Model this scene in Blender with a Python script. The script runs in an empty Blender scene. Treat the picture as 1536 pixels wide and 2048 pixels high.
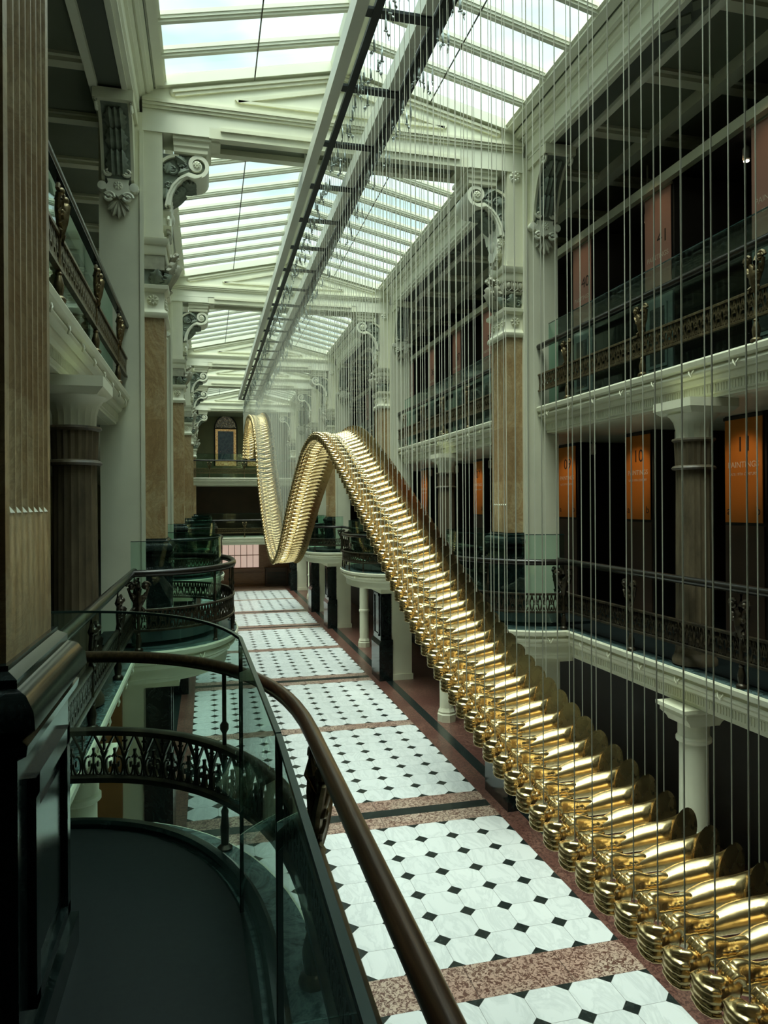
import bpy, bmesh, math, random
from mathutils import Vector, Matrix
from math import pi, sin, cos, tan, atan2, sqrt, radians, floor

random.seed(7)
scene = bpy.context.scene
COL = scene.collection

# ------------------------------------------------------------------ camera
cam_d = bpy.data.cameras.new('camera')
cam_d.sensor_fit = 'VERTICAL'
cam_d.sensor_height = 36.0
cam_d.sensor_width = 27.0
cam_d.lens = 36.0 * 1434.0 / 2048.0
cam_d.shift_y = -(1024.0 - 1009.4) / 2048.0
cam_d.clip_start = 0.05
cam_d.clip_end = 300
cam = bpy.data.objects.new('camera', cam_d)
COL.objects.link(cam)
_yaw, _roll = 0.24208, -0.0058
F = Vector((sin(_yaw), cos(_yaw), 0)); R0 = Vector((cos(_yaw), -sin(_yaw), 0)); U0 = Vector((0, 0, 1))
R1 = R0 * cos(_roll) + U0 * sin(_roll); U1 = -R0 * sin(_roll) + U0 * cos(_roll)
m = Matrix((R1, U1, -F)).transposed().to_4x4()
m.translation = Vector((0, 0, 4.8))
cam.matrix_world = m
scene.camera = cam

# ------------------------------------------------------------------ view, world, sun
scene.view_settings.view_transform = 'Standard'
scene.view_settings.look = 'None'
scene.view_settings.gamma = 1.0
scene.view_settings.use_curve_mapping = False
scene.view_settings.exposure = 0.15
cy = scene.cycles
cy.use_denoising = True
cy.max_bounces = 7
cy.diffuse_bounces = 4
cy.glossy_bounces = 4
cy.transmission_bounces = 4
cy.transparent_max_bounces = 24
cy.caustics_reflective = False
cy.caustics_refractive = False
cy.sample_clamp_indirect = 6.0

SKY_LOW = 1.75
SKY_ZENITH = 12.0
SUN_STRENGTH = 5.0
w = bpy.data.worlds.new('sky')
scene.world = w
w.use_nodes = True
nt = w.node_tree
nt.nodes.clear()
def wn(t, **k):
    n = nt.nodes.new(t)
    for a, b in k.items(): setattr(n, a, b)
    return n
tc = wn('ShaderNodeTexCoord')
sep = wn('ShaderNodeSeparateXYZ'); nt.links.new(tc.outputs['Generated'], sep.inputs[0])
mapn = wn('ShaderNodeMapping'); mapn.inputs['Scale'].default_value = (3.0, 1.2, 9.0)
nt.links.new(tc.outputs['Generated'], mapn.inputs[0])
noi = wn('ShaderNodeTexNoise'); noi.inputs['Scale'].default_value = 1.6; noi.inputs['Detail'].default_value = 3.0
nt.links.new(mapn.outputs[0], noi.inputs['Vector'])
rmp = wn('ShaderNodeValToRGB')
rmp.color_ramp.elements[0].position = 0.40; rmp.color_ramp.elements[0].color = (0.44, 0.56, 0.54, 1)
rmp.color_ramp.elements[1].position = 0.60; rmp.color_ramp.elements[1].color = (0.70, 0.76, 0.75, 1)
nt.links.new(noi.outputs['Fac'], rmp.inputs[0])
mr = wn('ShaderNodeMapRange', interpolation_type='SMOOTHSTEP')
mr.inputs['From Min'].default_value = 0.66; mr.inputs['From Max'].default_value = 0.97
mr.inputs['To Min'].default_value = SKY_LOW; mr.inputs['To Max'].default_value = SKY_ZENITH
nt.links.new(sep.outputs['Z'], mr.inputs['Value'])
bg = wn('ShaderNodeBackground')
nt.links.new(rmp.outputs[0], bg.inputs['Color']); nt.links.new(mr.outputs[0], bg.inputs['Strength'])
wo = wn('ShaderNodeOutputWorld'); nt.links.new(bg.outputs[0], wo.inputs[0])

sun_d = bpy.data.lights.new('sun', 'SUN')
sun_d.energy = SUN_STRENGTH; sun_d.angle = radians(38); sun_d.color = (1.0, 0.97, 0.84)
sun = bpy.data.objects.new('sun', sun_d); COL.objects.link(sun)
sun.rotation_euler = Vector((0.16, 0.24, -1.0)).to_track_quat('-Z', 'Y').to_euler()
sun.location = (2, 10, 20)

EAVE_X, EAVE_Z, RIDGE_Z, CX = -0.66, 10.72, 11.32, 2.02
def portal(sx):
    d = bpy.data.lights.new('sky_portal', 'AREA'); d.shape = 'RECTANGLE'
    d.size = 2.75; d.size_y = 42.0
    d.cycles.is_portal = True
    o = bpy.data.objects.new('sky_portal', d); COL.objects.link(o)
    ang = math.atan2(RIDGE_Z - EAVE_Z, CX - EAVE_X)
    o.location = (CX + sx * (CX - EAVE_X) / 2, 21.0, (EAVE_Z + RIDGE_Z) / 2 + 0.25)
    o.rotation_euler = (0, sx * ang, 0)
portal(-1); portal(1)

# ------------------------------------------------------------------ materials
MATS = {}
def mat(name, col, rough=0.6, metal=0.0, spec=0.5, build=None):
    if name in MATS: return MATS[name]
    mt = bpy.data.materials.new(name); mt.use_nodes = True
    b = mt.node_tree.nodes['Principled BSDF']
    b.inputs['Base Color'].default_value = (*col, 1)
    b.inputs['Roughness'].default_value = rough
    b.inputs['Metallic'].default_value = metal
    b.inputs['Specular IOR Level'].default_value = spec
    if build: build(mt.node_tree, b)
    MATS[name] = mt
    return mt
def nn(t, ty, **k):
    n = t.nodes.new(ty)
    for a, v in k.items(): setattr(n, a, v)
    return n
def math_(t, op, a, b=None, clamp=False):
    n = nn(t, 'ShaderNodeMath', operation=op); n.use_clamp = clamp
    for i, v in enumerate((a, b)):
        if v is None: continue
        if isinstance(v, (int, float)): n.inputs[i].default_value = v
        else: t.links.new(v, n.inputs[i])
    return n.outputs[0]
def mixc(t, fac, a, b):
    n = nn(t, 'ShaderNodeMix', data_type='RGBA')
    if isinstance(fac, (int, float)): n.inputs[0].default_value = fac
    else: t.links.new(fac, n.inputs[0])
    for i, v in ((6, a), (7, b)):
        if isinstance(v, tuple): n.inputs[i].default_value = (*v, 1) if len(v) == 3 else v
        else: t.links.new(v, n.inputs[i])
    return n.outputs[2]
def ramp(t, fac, stops):
    n = nn(t, 'ShaderNodeValToRGB'); t.links.new(fac, n.inputs[0])
    cr = n.color_ramp
    while len(cr.elements) < len(stops): cr.elements.new(0.5)
    for e, (p, c) in zip(cr.elements, stops): e.position = p; e.color = (*c, 1)
    return n.outputs[0]
def noise(t, scale, detail=3, rough=0.5, coord='Object', sc=None, dist=0.0, vec=None):
    if vec is None:
        tcn = nn(t, 'ShaderNodeTexCoord'); vec = tcn.outputs[coord]
    if sc:
        mp = nn(t, 'ShaderNodeMapping'); mp.inputs['Scale'].default_value = sc
        t.links.new(vec, mp.inputs[0]); vec = mp.outputs[0]
    n = nn(t, 'ShaderNodeTexNoise'); n.inputs['Scale'].default_value = scale; n.inputs['Detail'].default_value = detail
    n.inputs['Roughness'].default_value = rough; n.inputs['Distortion'].default_value = dist
    t.links.new(vec, n.inputs['Vector'])
    return n.outputs['Fac']
def bump(t, b, h, strength=0.3, dist=0.01):
    n = nn(t, 'ShaderNodeBump'); n.inputs['Strength'].default_value = strength; n.inputs['Distance'].default_value = dist
    t.links.new(h, n.inputs['Height']); t.links.new(n.outputs[0], b.inputs['Normal'])
def setc(t, b, c): t.links.new(c, b.inputs['Base Color'])

def var(c, k=0.08, scale=2.0):
    def f(t, b):
        lo = tuple(x * (1 - k) for x in c); hi = tuple(min(1, x * (1 + k)) for x in c)
        setc(t, b, ramp(t, noise(t, scale, 3), [(0.3, lo), (0.7, hi)]))
    return f
CREAM = mat('cream_paint', (.69, .68, .50), .45, build=var((.69, .68, .50), .05))
CREAMW = mat('white_cream_paint', (.76, .76, .60), .5, build=var((.76, .76, .60), .04))
CARVE = mat('grey_green_carved_ground', (.17, .20, .15), .6, build=var((.17, .20, .15), .25, 14))
CARVEL = mat('carved_stone_relief', (.36, .35, .25), .55, build=var((.36, .35, .25), .2, 9))
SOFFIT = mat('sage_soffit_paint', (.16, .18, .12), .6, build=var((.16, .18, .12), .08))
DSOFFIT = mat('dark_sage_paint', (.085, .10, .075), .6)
OLIVE = mat('olive_wall_paint', (.21, .20, .11), .7, build=var((.21, .20, .11), .1))
GREYGR = mat('grey_green_wall_paint', (.38, .40, .30), .7, build=var((.38, .40, .30), .05))
BROWN = mat('brown_wall_paint', (.075, .042, .025), .6, build=var((.075, .042, .025), .15))
DARK = mat('dark_case_paint', (.022, .02, .015), .6, build=var((.022, .02, .015), .2))
def _wood(t, b):
    n = noise(t, 3, 4, .6, sc=(1, 1, 12), dist=.6)
    setc(t, b, ramp(t, n, [(.3, (.19, .085, .035)), (.7, (.33, .16, .07))]))
WOOD = mat('reddish_wood', (.25, .12, .05), .4, build=_wood)
ORANGEW = mat('orange_wood_door', (.34, .16, .05), .45, build=var((.34, .16, .05), .15))
def _travertine(t, b):
    n1 = noise(t, 2.4, 7, .7, sc=(1, 1, .6), dist=1.4)
    n2 = noise(t, 9, 5, .7, sc=(1.4, 1.4, .5), dist=.5)
    c1 = ramp(t, n1, [(.36, (.22, .135, .055)), (.46, (.44, .31, .14)), (.54, (.58, .48, .27)), (.64, (.34, .20, .08))])
    c = mixc(t, math_(t, 'MULTIPLY', n2, .22), c1, (.52, .45, .28))
    tcn = nn(t, 'ShaderNodeTexCoord'); s = nn(t, 'ShaderNodeSeparateXYZ'); t.links.new(tcn.outputs['Object'], s.inputs[0])
    blk = math_(t, 'FLOOR', math_(t, 'DIVIDE', s.outputs['Z'], .86))
    wn_ = nn(t, 'ShaderNodeTexWhiteNoise', noise_dimensions='1D'); t.links.new(blk, wn_.inputs['W'])
    c = mixc(t, math_(t, 'MULTIPLY', wn_.outputs['Value'], .8), c, (.27, .165, .07))
    v = noise(t, 3.2, 8, .75, dist=2.5)
    vein = ramp(t, v, [(.42, (0, 0, 0)), (.48, (1, 1, 1)), (.54, (0, 0, 0))])
    c = mixc(t, math_(t, 'MULTIPLY', vein, .42), c, (.15, .09, .035))
    setc(t, b, c)
    b.inputs['Roughness'].default_value = .38
TRAV = mat('tan_marble', (.45, .33, .18), .4, build=_travertine)
def _stone(t, b):
    n = noise(t, 8, 6, .7, sc=(1, 1, .3))
    setc(t, b, ramp(t, n, [(.3, (.045, .034, .017)), (.7, (.13, .10, .055))]))
STONE = mat('brown_column_stone', (.2, .16, .09), .5, build=_stone)
def _blackm(t, b):
    v = noise(t, 2.5, 8, .7, dist=2)
    vein = ramp(t, v, [(.46, (.006, .010, .009)), (.5, (.014, .022, .02)), (.54, (.006, .010, .009))])
    setc(t, b, vein)
BLACKM = mat('black_green_marble', (.01, .015, .013), .16, build=_blackm)
def _ledge(t, b):
    v = noise(t, 4, 8, .7, dist=2)
    setc(t, b, ramp(t, v, [(.4, (.016, .035, .032)), (.52, (.10, .15, .14)), (.6, (.02, .04, .037))]))
LEDGE = mat('green_marble_ledge', (.02, .04, .037), .25, build=_ledge)
DECK = mat('dark_deck_lino', (.006, .011, .010), .5, 0, .22, build=lambda t, b: setc(t, b, ramp(t, noise(t, 30, 4, .7), [(.35, (.002, .0045, .0042)), (.72, (.0045, .009, .008))])))
def _bronze(t, b):
    n = noise(t, 18, 4, .6)
    setc(t, b, ramp(t, n, [(.35, (.10, .075, .035)), (.7, (.24, .185, .095))]))
BRONZE = mat('gilt_bronze', (.18, .14, .07), .36, .85, build=_bronze)
DBRONZE = mat('dark_bronze', (.045, .035, .02), .34, .6, build=lambda t, b: setc(t, b, ramp(t, noise(t, 12, 4), [(.35, (.025, .02, .013)), (.7, (.07, .055, .03))])))
def _hrail(t, b):
    n = noise(t, 6, 5, .65, sc=(9, .35, 9))
    setc(t, b, ramp(t, n, [(.3, (.022, .010, .005)), (.55, (.07, .034, .016)), (.75, (.15, .08, .037))]))
HRAIL = mat('brown_bronze_handrail', (.12, .06, .03), .3, .35, build=_hrail)
HRAILD = mat('dark_handrail', (.018, .016, .012), .25, .4)
BLACKMET = mat('black_steel', (.012, .018, .017), .45, .3)
ALU = mat('pale_painted_steel', (.68, .69, .58), .45, .1, build=var((.68, .69, .58), .04, 1))
WIRE = mat('steel_cable', (.86, .85, .68), .55)
CHROME = mat('turnbuckle_steel', (.5, .54, .5), .3, .8)
def _gold(t, b):
    n = noise(t, 5, 4, .6)
    setc(t, b, ramp(t, n, [(.3, (.80, .55, .24)), (.7, (.93, .72, .39))]))
    h = noise(t, 26, 5, .65, dist=.8)
    bump(t, b, h, .16, .005)
    t.links.new(ramp(t, noise(t, 9, 3), [(.3, (.22, .22, .22)), (.75, (.36, .36, .36))]), b.inputs['Roughness'])
GOLD = mat('gold_leaf', (.9, .62, .24), .22, 1.0, build=_gold)
ORANGE = mat('orange_banner_cloth', (.62, .20, .02), .75, build=var((.62, .20, .02), .05))
PINK = mat('dusty_pink_banner_cloth', (.46, .24, .18), .75, build=var((.46, .24, .18), .05))
INK = mat('dark_brown_ink', (.035, .015, .008), .7)
PALEINK = mat('pale_ink', (.75, .62, .48), .7)
PANELG = mat('grey_panel', (.20, .22, .19), .5, build=var((.20, .22, .19), .06))
GILT = mat('gilt_frame', (.33, .22, .09), .4, .6)
LAMPW = mat('white_lamp_housing', (.6, .58, .48), .4)
def emis(name, col, s):
    mt = mat(name, (0, 0, 0))
    b = mt.node_tree.nodes['Principled BSDF']
    b.inputs['Emission Color'].default_value = (*col, 1); b.inputs['Emission Strength'].default_value = s
    return mt
LIT = emis('lit_lamp_lens', (1, .86, .6), 14)
WINLIT = None
def thinglass(name, tint, refl=.08, rough=.0, gain=1.0):
    if name in MATS: return MATS[name]
    mt = bpy.data.materials.new(name); mt.use_nodes = True
    t = mt.node_tree; t.nodes.clear()
    tr = nn(t, 'ShaderNodeBsdfTransparent'); tr.inputs[0].default_value = (*tint, 1)
    gl = nn(t, 'ShaderNodeBsdfGlossy'); gl.inputs['Roughness'].default_value = rough; gl.inputs[0].default_value = (.9, 1, .97, 1)
    lw = nn(t, 'ShaderNodeLayerWeight'); lw.inputs['Blend'].default_value = .5
    mx = nn(t, 'ShaderNodeMixShader')
    f = math_(t, 'MULTIPLY', math_(t, 'ADD', math_(t, 'MULTIPLY', math_(t, 'POWER', lw.outputs['Facing'], 5.0), .55), .035), gain, True)
    t.links.new(f, mx.inputs[0]); t.links.new(tr.outputs[0], mx.inputs[1]); t.links.new(gl.outputs[0], mx.inputs[2])
    o = nn(t, 'ShaderNodeOutputMaterial'); t.links.new(mx.outputs[0], o.inputs[0])
    MATS[name] = mt
    return mt
SKYGLASS = thinglass('skylight_glass', (.93, .985, .98), gain=.6)
RAILGLASS = thinglass('green_rail_glass', (.80, .92, .88), gain=1.0)
CASEGLASS = thinglass('case_glass', (.9, .95, .93), gain=.9)
GLASSEDGE = mat('green_glass_edge', (.006, .03, .026), .2)
def _pane(t, b):
    pass
FROST = None

def _tiles(t, b):
    uv = nn(t, 'ShaderNodeUVMap'); s = nn(t, 'ShaderNodeSeparateXYZ'); t.links.new(uv.outputs[0], s.inputs[0])
    def near(o):
        r = math_(t, 'ROUND', o); return math_(t, 'ABSOLUTE', math_(t, 'SUBTRACT', o, r))
    fx, fy = near(s.outputs['X']), near(s.outputs['Y'])
    d = math_(t, 'ADD', fx, fy)
    dia = math_(t, 'LESS_THAN', d, .215)
    joint = math_(t, 'LESS_THAN', math_(t, 'MINIMUM', fx, fy), .0065)
    jd = math_(t, 'LESS_THAN', math_(t, 'ABSOLUTE', math_(t, 'SUBTRACT', d, .215)), .007)
    ix = math_(t, 'FLOOR', s.outputs['X']); iy = math_(t, 'FLOOR', s.outputs['Y'])
    cmb = nn(t, 'ShaderNodeCombineXYZ'); t.links.new(ix, cmb.inputs[0]); t.links.new(iy, cmb.inputs[1])
    tcn = nn(t, 'ShaderNodeTexCoord')
    s2 = nn(t, 'ShaderNodeSeparateXYZ'); t.links.new(tcn.outputs['Object'], s2.inputs[0])
    pid = math_(t, 'FLOOR', math_(t, 'DIVIDE', s2.outputs['Y'], 4.3)); t.links.new(pid, cmb.inputs[2])
    wn_ = nn(t, 'ShaderNodeTexWhiteNoise', noise_dimensions='3D'); t.links.new(cmb.outputs[0], wn_.inputs['Vector'])
    off = nn(t, 'ShaderNodeVectorMath', operation='MULTIPLY_ADD')
    t.links.new(wn_.outputs['Color'], off.inputs[0]); off.inputs[1].default_value = (9, 9, 9); t.links.new(tcn.outputs['Object'], off.inputs[2])
    v1 = noise(t, 2.2, 6, .62, vec=off.outputs[0], sc=(1.6, .6, 1), dist=1.3)
    vein = ramp(t, v1, [(.42, (0, 0, 0)), (.5, (1, 1, 1)), (.55, (0, 0, 0))])
    base = mixc(t, math_(t, 'MULTIPLY', wn_.outputs['Value'], .5), (.80, .82, .79), (.70, .73, .71))
    marble = mixc(t, math_(t, 'MULTIPLY', vein, .25), base, (.36, .40, .39))
    dn = ramp(t, noise(t, 14, 4, .7), [(.4, (.012, .018, .016)), (.75, (.035, .045, .04))])
    c = mixc(t, math_(t, 'MULTIPLY', joint, .75), marble, (.22, .22, .2))
    c = mixc(t, dia, c, dn)
    c = mixc(t, math_(t, 'MULTIPLY', jd, .6), c, (.1, .1, .09))
    setc(t, b, c)
TILES = mat('octagon_marble_tiles', (.8, .8, .8), .24, build=_tiles)
def _granite(a, bcol, dcol):
    def f(t, b):
        n = noise(t, 22, 5, .7, dist=1.2)
        n2 = noise(t, 1.1, 2)
        base = mixc(t, ramp(t, n2, [(.4, (0, 0, 0)), (.6, (1, 1, 1))]), a, bcol)
        c = mixc(t, ramp(t, n, [(.47, (0, 0, 0)), (.54, (1, 1, 1))]), base, dcol)
        tcn = nn(t, 'ShaderNodeTexCoord'); s = nn(t, 'ShaderNodeSeparateXYZ'); t.links.new(tcn.outputs['Object'], s.inputs[0])
        g = math_(t, 'ABSOLUTE', math_(t, 'SUBTRACT', math_(t, 'FRACT', math_(t, 'DIVIDE', s.outputs['X'], 1.02)), .5))
        c = mixc(t, math_(t, 'MULTIPLY', math_(t, 'LESS_THAN', g, .006), .7), c, (.08, .05, .04))
        setc(t, b, c)
    return f
PINKG = mat('speckled_pink_granite', (.5, .36, .3), .3, build=_granite((.56, .43, .33), (.46, .30, .23), (.12, .055, .04)))
REDG = mat('dark_red_granite', (.2, .1, .08), .28, build=_granite((.22, .11, .08), (.15, .065, .05), (.07, .028, .022)))
BANDB = mat('black_floor_band', (.015, .022, .02), .25, build=var((.015, .022, .02), .3, 6))

# ------------------------------------------------------------------ mesh builder
class MB:
    def __init__(s): s.v = []; s.f = []; s.m = []; s.uv = {}
    def add(s, vs, fs, mi=0):
        o = len(s.v); s.v += [tuple(p) for p in vs]
        for f in fs: s.f.append(tuple(i + o for i in f)); s.m.append(mi)
        return s
    def box(s, x0, x1, y0, y1, z0, z1, mi=0):
        v = [(x0, y0, z0), (x1, y0, z0), (x1, y1, z0), (x0, y1, z0), (x0, y0, z1), (x1, y0, z1), (x1, y1, z1), (x0, y1, z1)]
        return s.add(v, [(3, 2, 1, 0), (4, 5, 6, 7), (0, 1, 5, 4), (1, 2, 6, 5), (2, 3, 7, 6), (3, 0, 4, 7)], mi)
    def loft(s, rings, closed=True, cap0=True, cap1=True, mi=0):
        n = len(rings[0]); vs = [p for r in rings for p in r]; fs = []
        for i in range(len(rings) - 1):
            for j in range(n if closed else n - 1):
                k = (j + 1) % n
                fs.append((i * n + j, i * n + k, (i + 1) * n + k, (i + 1) * n + j))
        if cap0: fs.append(tuple(range(n - 1, -1, -1)))
        if cap1: fs.append(tuple((len(rings) - 1) * n + j for j in range(n)))
        return s.add(vs, fs, mi)
    def lathe(s, prof, c=(0, 0, 0), seg=16, axis='z', mi=0, flute=None):
        rings = []
        for r, h in prof:
            ring = []
            for j in range(seg):
                a = 2 * pi * j / seg; rr = r
                if flute and flute[0] <= h <= flute[1]: rr = r * (1 - (flute[2] if j % 2 else 0))
                p = (rr * cos(a), rr * sin(a), h)
                if axis == 'y': p = (p[0], p[2], -p[1])
                if axis == 'x': p = (p[2], p[1], -p[0])
                ring.append((c[0] + p[0], c[1] + p[1], c[2] + p[2]))
            rings.append(ring)
        return s.loft(rings, mi=mi)
    def tube(s, path, r, seg=6, mi=0, up=Vector((0, 0, 1)), flat=1.0):
        rings = []; P = [Vector(p) for p in path]
        for i, p in enumerate(P):
            d = (P[min(i + 1, len(P) - 1)] - P[max(i - 1, 0)]).normalized()
            a = d.cross(up)
            if a.length < 1e-4: a = d.cross(Vector((1, 0, 0)))
            a.normalize(); b = a.cross(d)
            rr = r[i] if isinstance(r, (list, tuple)) else r
            rings.append([tuple(p + a * cos(2 * pi * j / seg) * rr * flat + b * sin(2 * pi * j / seg) * rr) for j in range(seg)])
        return s.loft(rings, mi=mi)
    def ball(s, c, r, seg=10, rings=6, mi=0, sc=(1, 1, 1)):
        R = []
        for i in range(rings + 1):
            t = -pi / 2 + pi * i / rings; t = max(-pi / 2 + .08, min(pi / 2 - .08, t))
            R.append([(c[0] + r * sc[0] * cos(t) * cos(2 * pi * j / seg), c[1] + r * sc[1] * cos(t) * sin(2 * pi * j / seg), c[2] + r * sc[2] * sin(t)) for j in range(seg)])
        return s.loft(R, mi=mi)
    def prism(s, poly, axis, a, b, mi=0):
        def P(u, v, h):
            return {'y': (u, h, v), 'x': (h, u, v), 'z': (u, v, h)}[axis]
        n = len(poly)
        vs = [P(u, v, a) for u, v in poly] + [P(u, v, b) for u, v in poly]
        fs = [tuple(range(n)), tuple(range(2 * n - 1, n - 1, -1))] + [(i, i + n, (i + 1) % n + n, (i + 1) % n) for i in range(n)]
        return s.add(vs, fs, mi)
    def sweep(s, path, prof, closed_prof=False, mi=0, side=1):
        # path: list of (x, y); prof: list of (outset, z); outset along the path's normal
        P = [Vector((p[0], p[1])) for p in path]; rings = []
        for i, p in enumerate(P):
            if i == 0: d0 = d1 = (P[1] - P[0]).normalized()
            elif i == len(P) - 1: d0 = d1 = (P[-1] - P[-2]).normalized()
            else: d0 = (P[i] - P[i - 1]).normalized(); d1 = (P[i + 1] - P[i]).normalized()
            n0 = Vector((d0.y, -d0.x)) * side; n1 = Vector((d1.y, -d1.x)) * side
            n = (n0 + n1); n.normalize(); k = 1 / max(.5, n.dot(n0))
            rings.append([(p.x + n.x * o * k, p.y + n.y * o * k, z) for o, z in prof])
        return s.loft(rings, closed=closed_prof, cap0=closed_prof, cap1=closed_prof, mi=mi)
    def build(s, name, mats, parent=None, loc=None, smooth=35, fix=True):
        me = bpy.data.meshes.new(name)
        me.from_pydata(s.v, [], s.f)
        if not isinstance(mats, (list, tuple)): mats = [mats]
        for q in mats: me.materials.append(q)
        if len(mats) > 1: me.polygons.foreach_set('material_index', s.m)
        if fix:
            bm = bmesh.new(); bm.from_mesh(me); bmesh.ops.recalc_face_normals(bm, faces=bm.faces); bm.to_mesh(me); bm.free()
        if smooth:
            me.polygons.foreach_set('use_smooth', [True] * len(me.polygons))
            me.set_sharp_from_angle(angle=radians(smooth))
        me.update()
        o = bpy.data.objects.new(name, me); COL.objects.link(o)
        if parent is not None: o.parent = parent
        if loc: o.location = loc
        return o

def tag(o, label, cat, group=None, kind=None):
    o['label'] = label; o['category'] = cat
    if group: o['group'] = group
    if kind: o['kind'] = kind
    return o
def thing(name, label, cat, loc=(0, 0, 0), rz=0, group=None, kind='thing'):
    o = bpy.data.objects.new(name, None); COL.objects.link(o)
    o.location = loc; o.rotation_euler = (0, 0, rz); o.empty_display_size = .2
    return tag(o, label, cat, group, kind)
def struct(name, mb, mats, **k):
    o = mb.build(name, mats, **k); o['kind'] = 'structure'; return o
KIDS = {}
def copy_tree(o, parent=None):
    c = o.copy(); COL.objects.link(c)
    if parent is not None: c.parent = parent
    for ch in list(o.children): copy_tree(ch, c)
    return c
def clone(o, mb_or_ob, parent, name=None):
    pass
def inst(src, parent, loc=(0, 0, 0), rz=0, sc=(1, 1, 1)):
    c = src.copy(); COL.objects.link(c); c.parent = parent; c.location = loc; c.rotation_euler = (0, 0, rz); c.scale = sc
    for ch in list(src.children): inst_child(ch, c)
    return c
def inst_child(ch, p):
    c = ch.copy(); COL.objects.link(c); c.parent = p
    for g in list(ch.children): inst_child(g, c)
def nth(n):
    return '%d%s' % (n, 'th' if 10 <= n % 100 <= 20 else {1: 'st', 2: 'nd', 3: 'rd'}.get(n % 10, 'th'))
W = ['first', 'second', 'third', 'fourth', 'fifth', 'sixth', 'seventh', 'eighth', 'ninth', 'tenth']

# ------------------------------------------------------------------ layout
PIER_Y = [2.6, 10.85, 19.4, 28.0, 32.5, 40.8]
GX = 2.93          # gallery edge, from the centre line
Z1, Z2 = 3.03, 6.33
BAYS = [(PIER_Y[i] + .43, PIER_Y[i + 1] - .43) for i in range(5)]
SIDES = ((1, 'right'), (-1, 'left'))
SIDE_WORD = {1: 'banner side', -1: 'tall window side'}
SW = {1: 'banner side', -1: 'side without banners'}
BAYW = ['nearest bay', 'second bay', 'third bay', 'short fourth bay', 'bay by the end wall']
PIERW = ['beside the viewer', 'first ahead', 'second ahead', 'third ahead', 'fourth ahead', 'at the end wall']
def rot(s): return 0 if s > 0 else pi

# ------------------------------------------------------------------ floor
mb = MB()
FR, FL = 4.37, 4.37 - 4.694
panels = [(-1.4, 2.33, 8), (2.78, 6.535, 8), (7.05, 10.335, 7), (11.3, 15.05, 8), (15.4, 19.15, 8), (20.05, 23.8, 8), (24.2, 27.95, 8), (29.05, 32.25, 7), (33.1, 36.86, 8), (37.15, 40.9, 8)]
uvs = []
def quad(x0, x1, y0, y1, mi, uv=None):
    mb.add([(x0, y0, 0), (x1, y0, 0), (x1, y1, 0), (x0, y1, 0)], [(0, 1, 2, 3)], mi); uvs.append(uv)
YA, YB = -4.0, 43.4
quad(FR + .33, FR + .54, YA, YB, 3); quad(FL - .54, FL - .33, YA, YB, 3)
quad(FR + .54, 9.6, YA, YB, 2); quad(-5.56, FL - .54, YA, YB, 2)
quad(FR, FR + .33, YA, YB, 2); quad(FL - .33, FL, YA, YB, 2)
prev = YA
for y0, y1, n in panels:
    gap = y0 - prev
    if gap > .7:
        a, b_ = prev + gap / 2 - .12, prev + gap / 2 + .12
        quad(FL, FR, prev, a, 1); quad(FL, FR, a, b_, 3); quad(FL, FR, b_, y0, 1)
    elif gap > 0: quad(FL, FR, prev, y0, 1)
    quad(FL, FR, y0, y1, 0, (0, 10, 0, n)); prev = y1
quad(FL, FR, prev, YB, 1)
fl = struct('floor', mb, [TILES, PINKG, REDG, BANDB], smooth=0, fix=False)
ul = fl.data.uv_layers.new(name='UVMap')
for p, uv in zip(fl.data.polygons, uvs):
    if uv:
        for li, c in zip(p.loop_indices, ((uv[0], uv[2]), (uv[1], uv[2]), (uv[1], uv[3]), (uv[0], uv[3]))): ul.data[li].uv = c
mb = MB(); mb.box(-5.6, 9.6, YA, 43.6, -.25, -.002); struct('floor_underlay', mb, REDG, smooth=0)

# ------------------------------------------------------------------ side walls, end wall, gallery slabs, ceilings
for s, nm in SIDES:
    mb = MB()
    x0, x1 = sorted((CX + s * 7.5, CX + s * 7.65))
    mb.box(x0, x1, YA, 43.5, 0, 3.0, 0); mb.box(x0, x1, YA, 43.5, 3.0, 6.2, 1); mb.box(x0, x1, YA, 43.5, 6.2, 10.6, 2)
    struct('wall_' + nm, mb, [BROWN, DARK, OLIVE] if s > 0 else [GREYGR, OLIVE, OLIVE], smooth=0)
    for zz, k in ((Z1, 'mezzanine'), (Z2, 'upper')):
        mb = MB(); x0, x1 = sorted((CX + s * (GX + (.1 if k == 'mezzanine' else .38)), CX + s * 7.55))
        mb.box(x0, x1, YA, 43.4, zz - .42, zz - .03, 0); mb.box(x0, x1, YA, 43.4, zz - .03, zz + .02, 1)
        struct('floor_%s_gallery_%s' % (k, nm), mb, [CREAM, DECK], smooth=0)
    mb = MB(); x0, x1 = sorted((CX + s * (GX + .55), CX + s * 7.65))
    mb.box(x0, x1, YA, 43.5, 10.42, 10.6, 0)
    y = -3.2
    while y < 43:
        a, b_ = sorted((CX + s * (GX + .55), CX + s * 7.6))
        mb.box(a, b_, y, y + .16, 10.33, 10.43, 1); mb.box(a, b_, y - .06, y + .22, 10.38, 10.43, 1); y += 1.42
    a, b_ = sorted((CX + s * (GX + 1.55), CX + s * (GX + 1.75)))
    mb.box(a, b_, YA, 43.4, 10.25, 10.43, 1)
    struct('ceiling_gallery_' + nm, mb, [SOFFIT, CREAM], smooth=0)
mb = MB()
mb.box(-5.6, 9.6, 43.4, 43.6, 6.2, 11.4, 0); mb.box(-5.6, 9.6, 43.4, 43.6, 2.9, 6.2, 1); mb.box(-5.6, 9.6, 43.4, 43.6, 0, 2.9, 2)
struct('wall_back', mb, [OLIVE, BROWN, WOOD], smooth=0)
mb = MB()
mb.box(-5.6, 9.6, -4.2, -4.0, 0, 11.4, 0); struct('wall_front', mb, [BROWN], smooth=0)
mb = MB()
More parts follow.
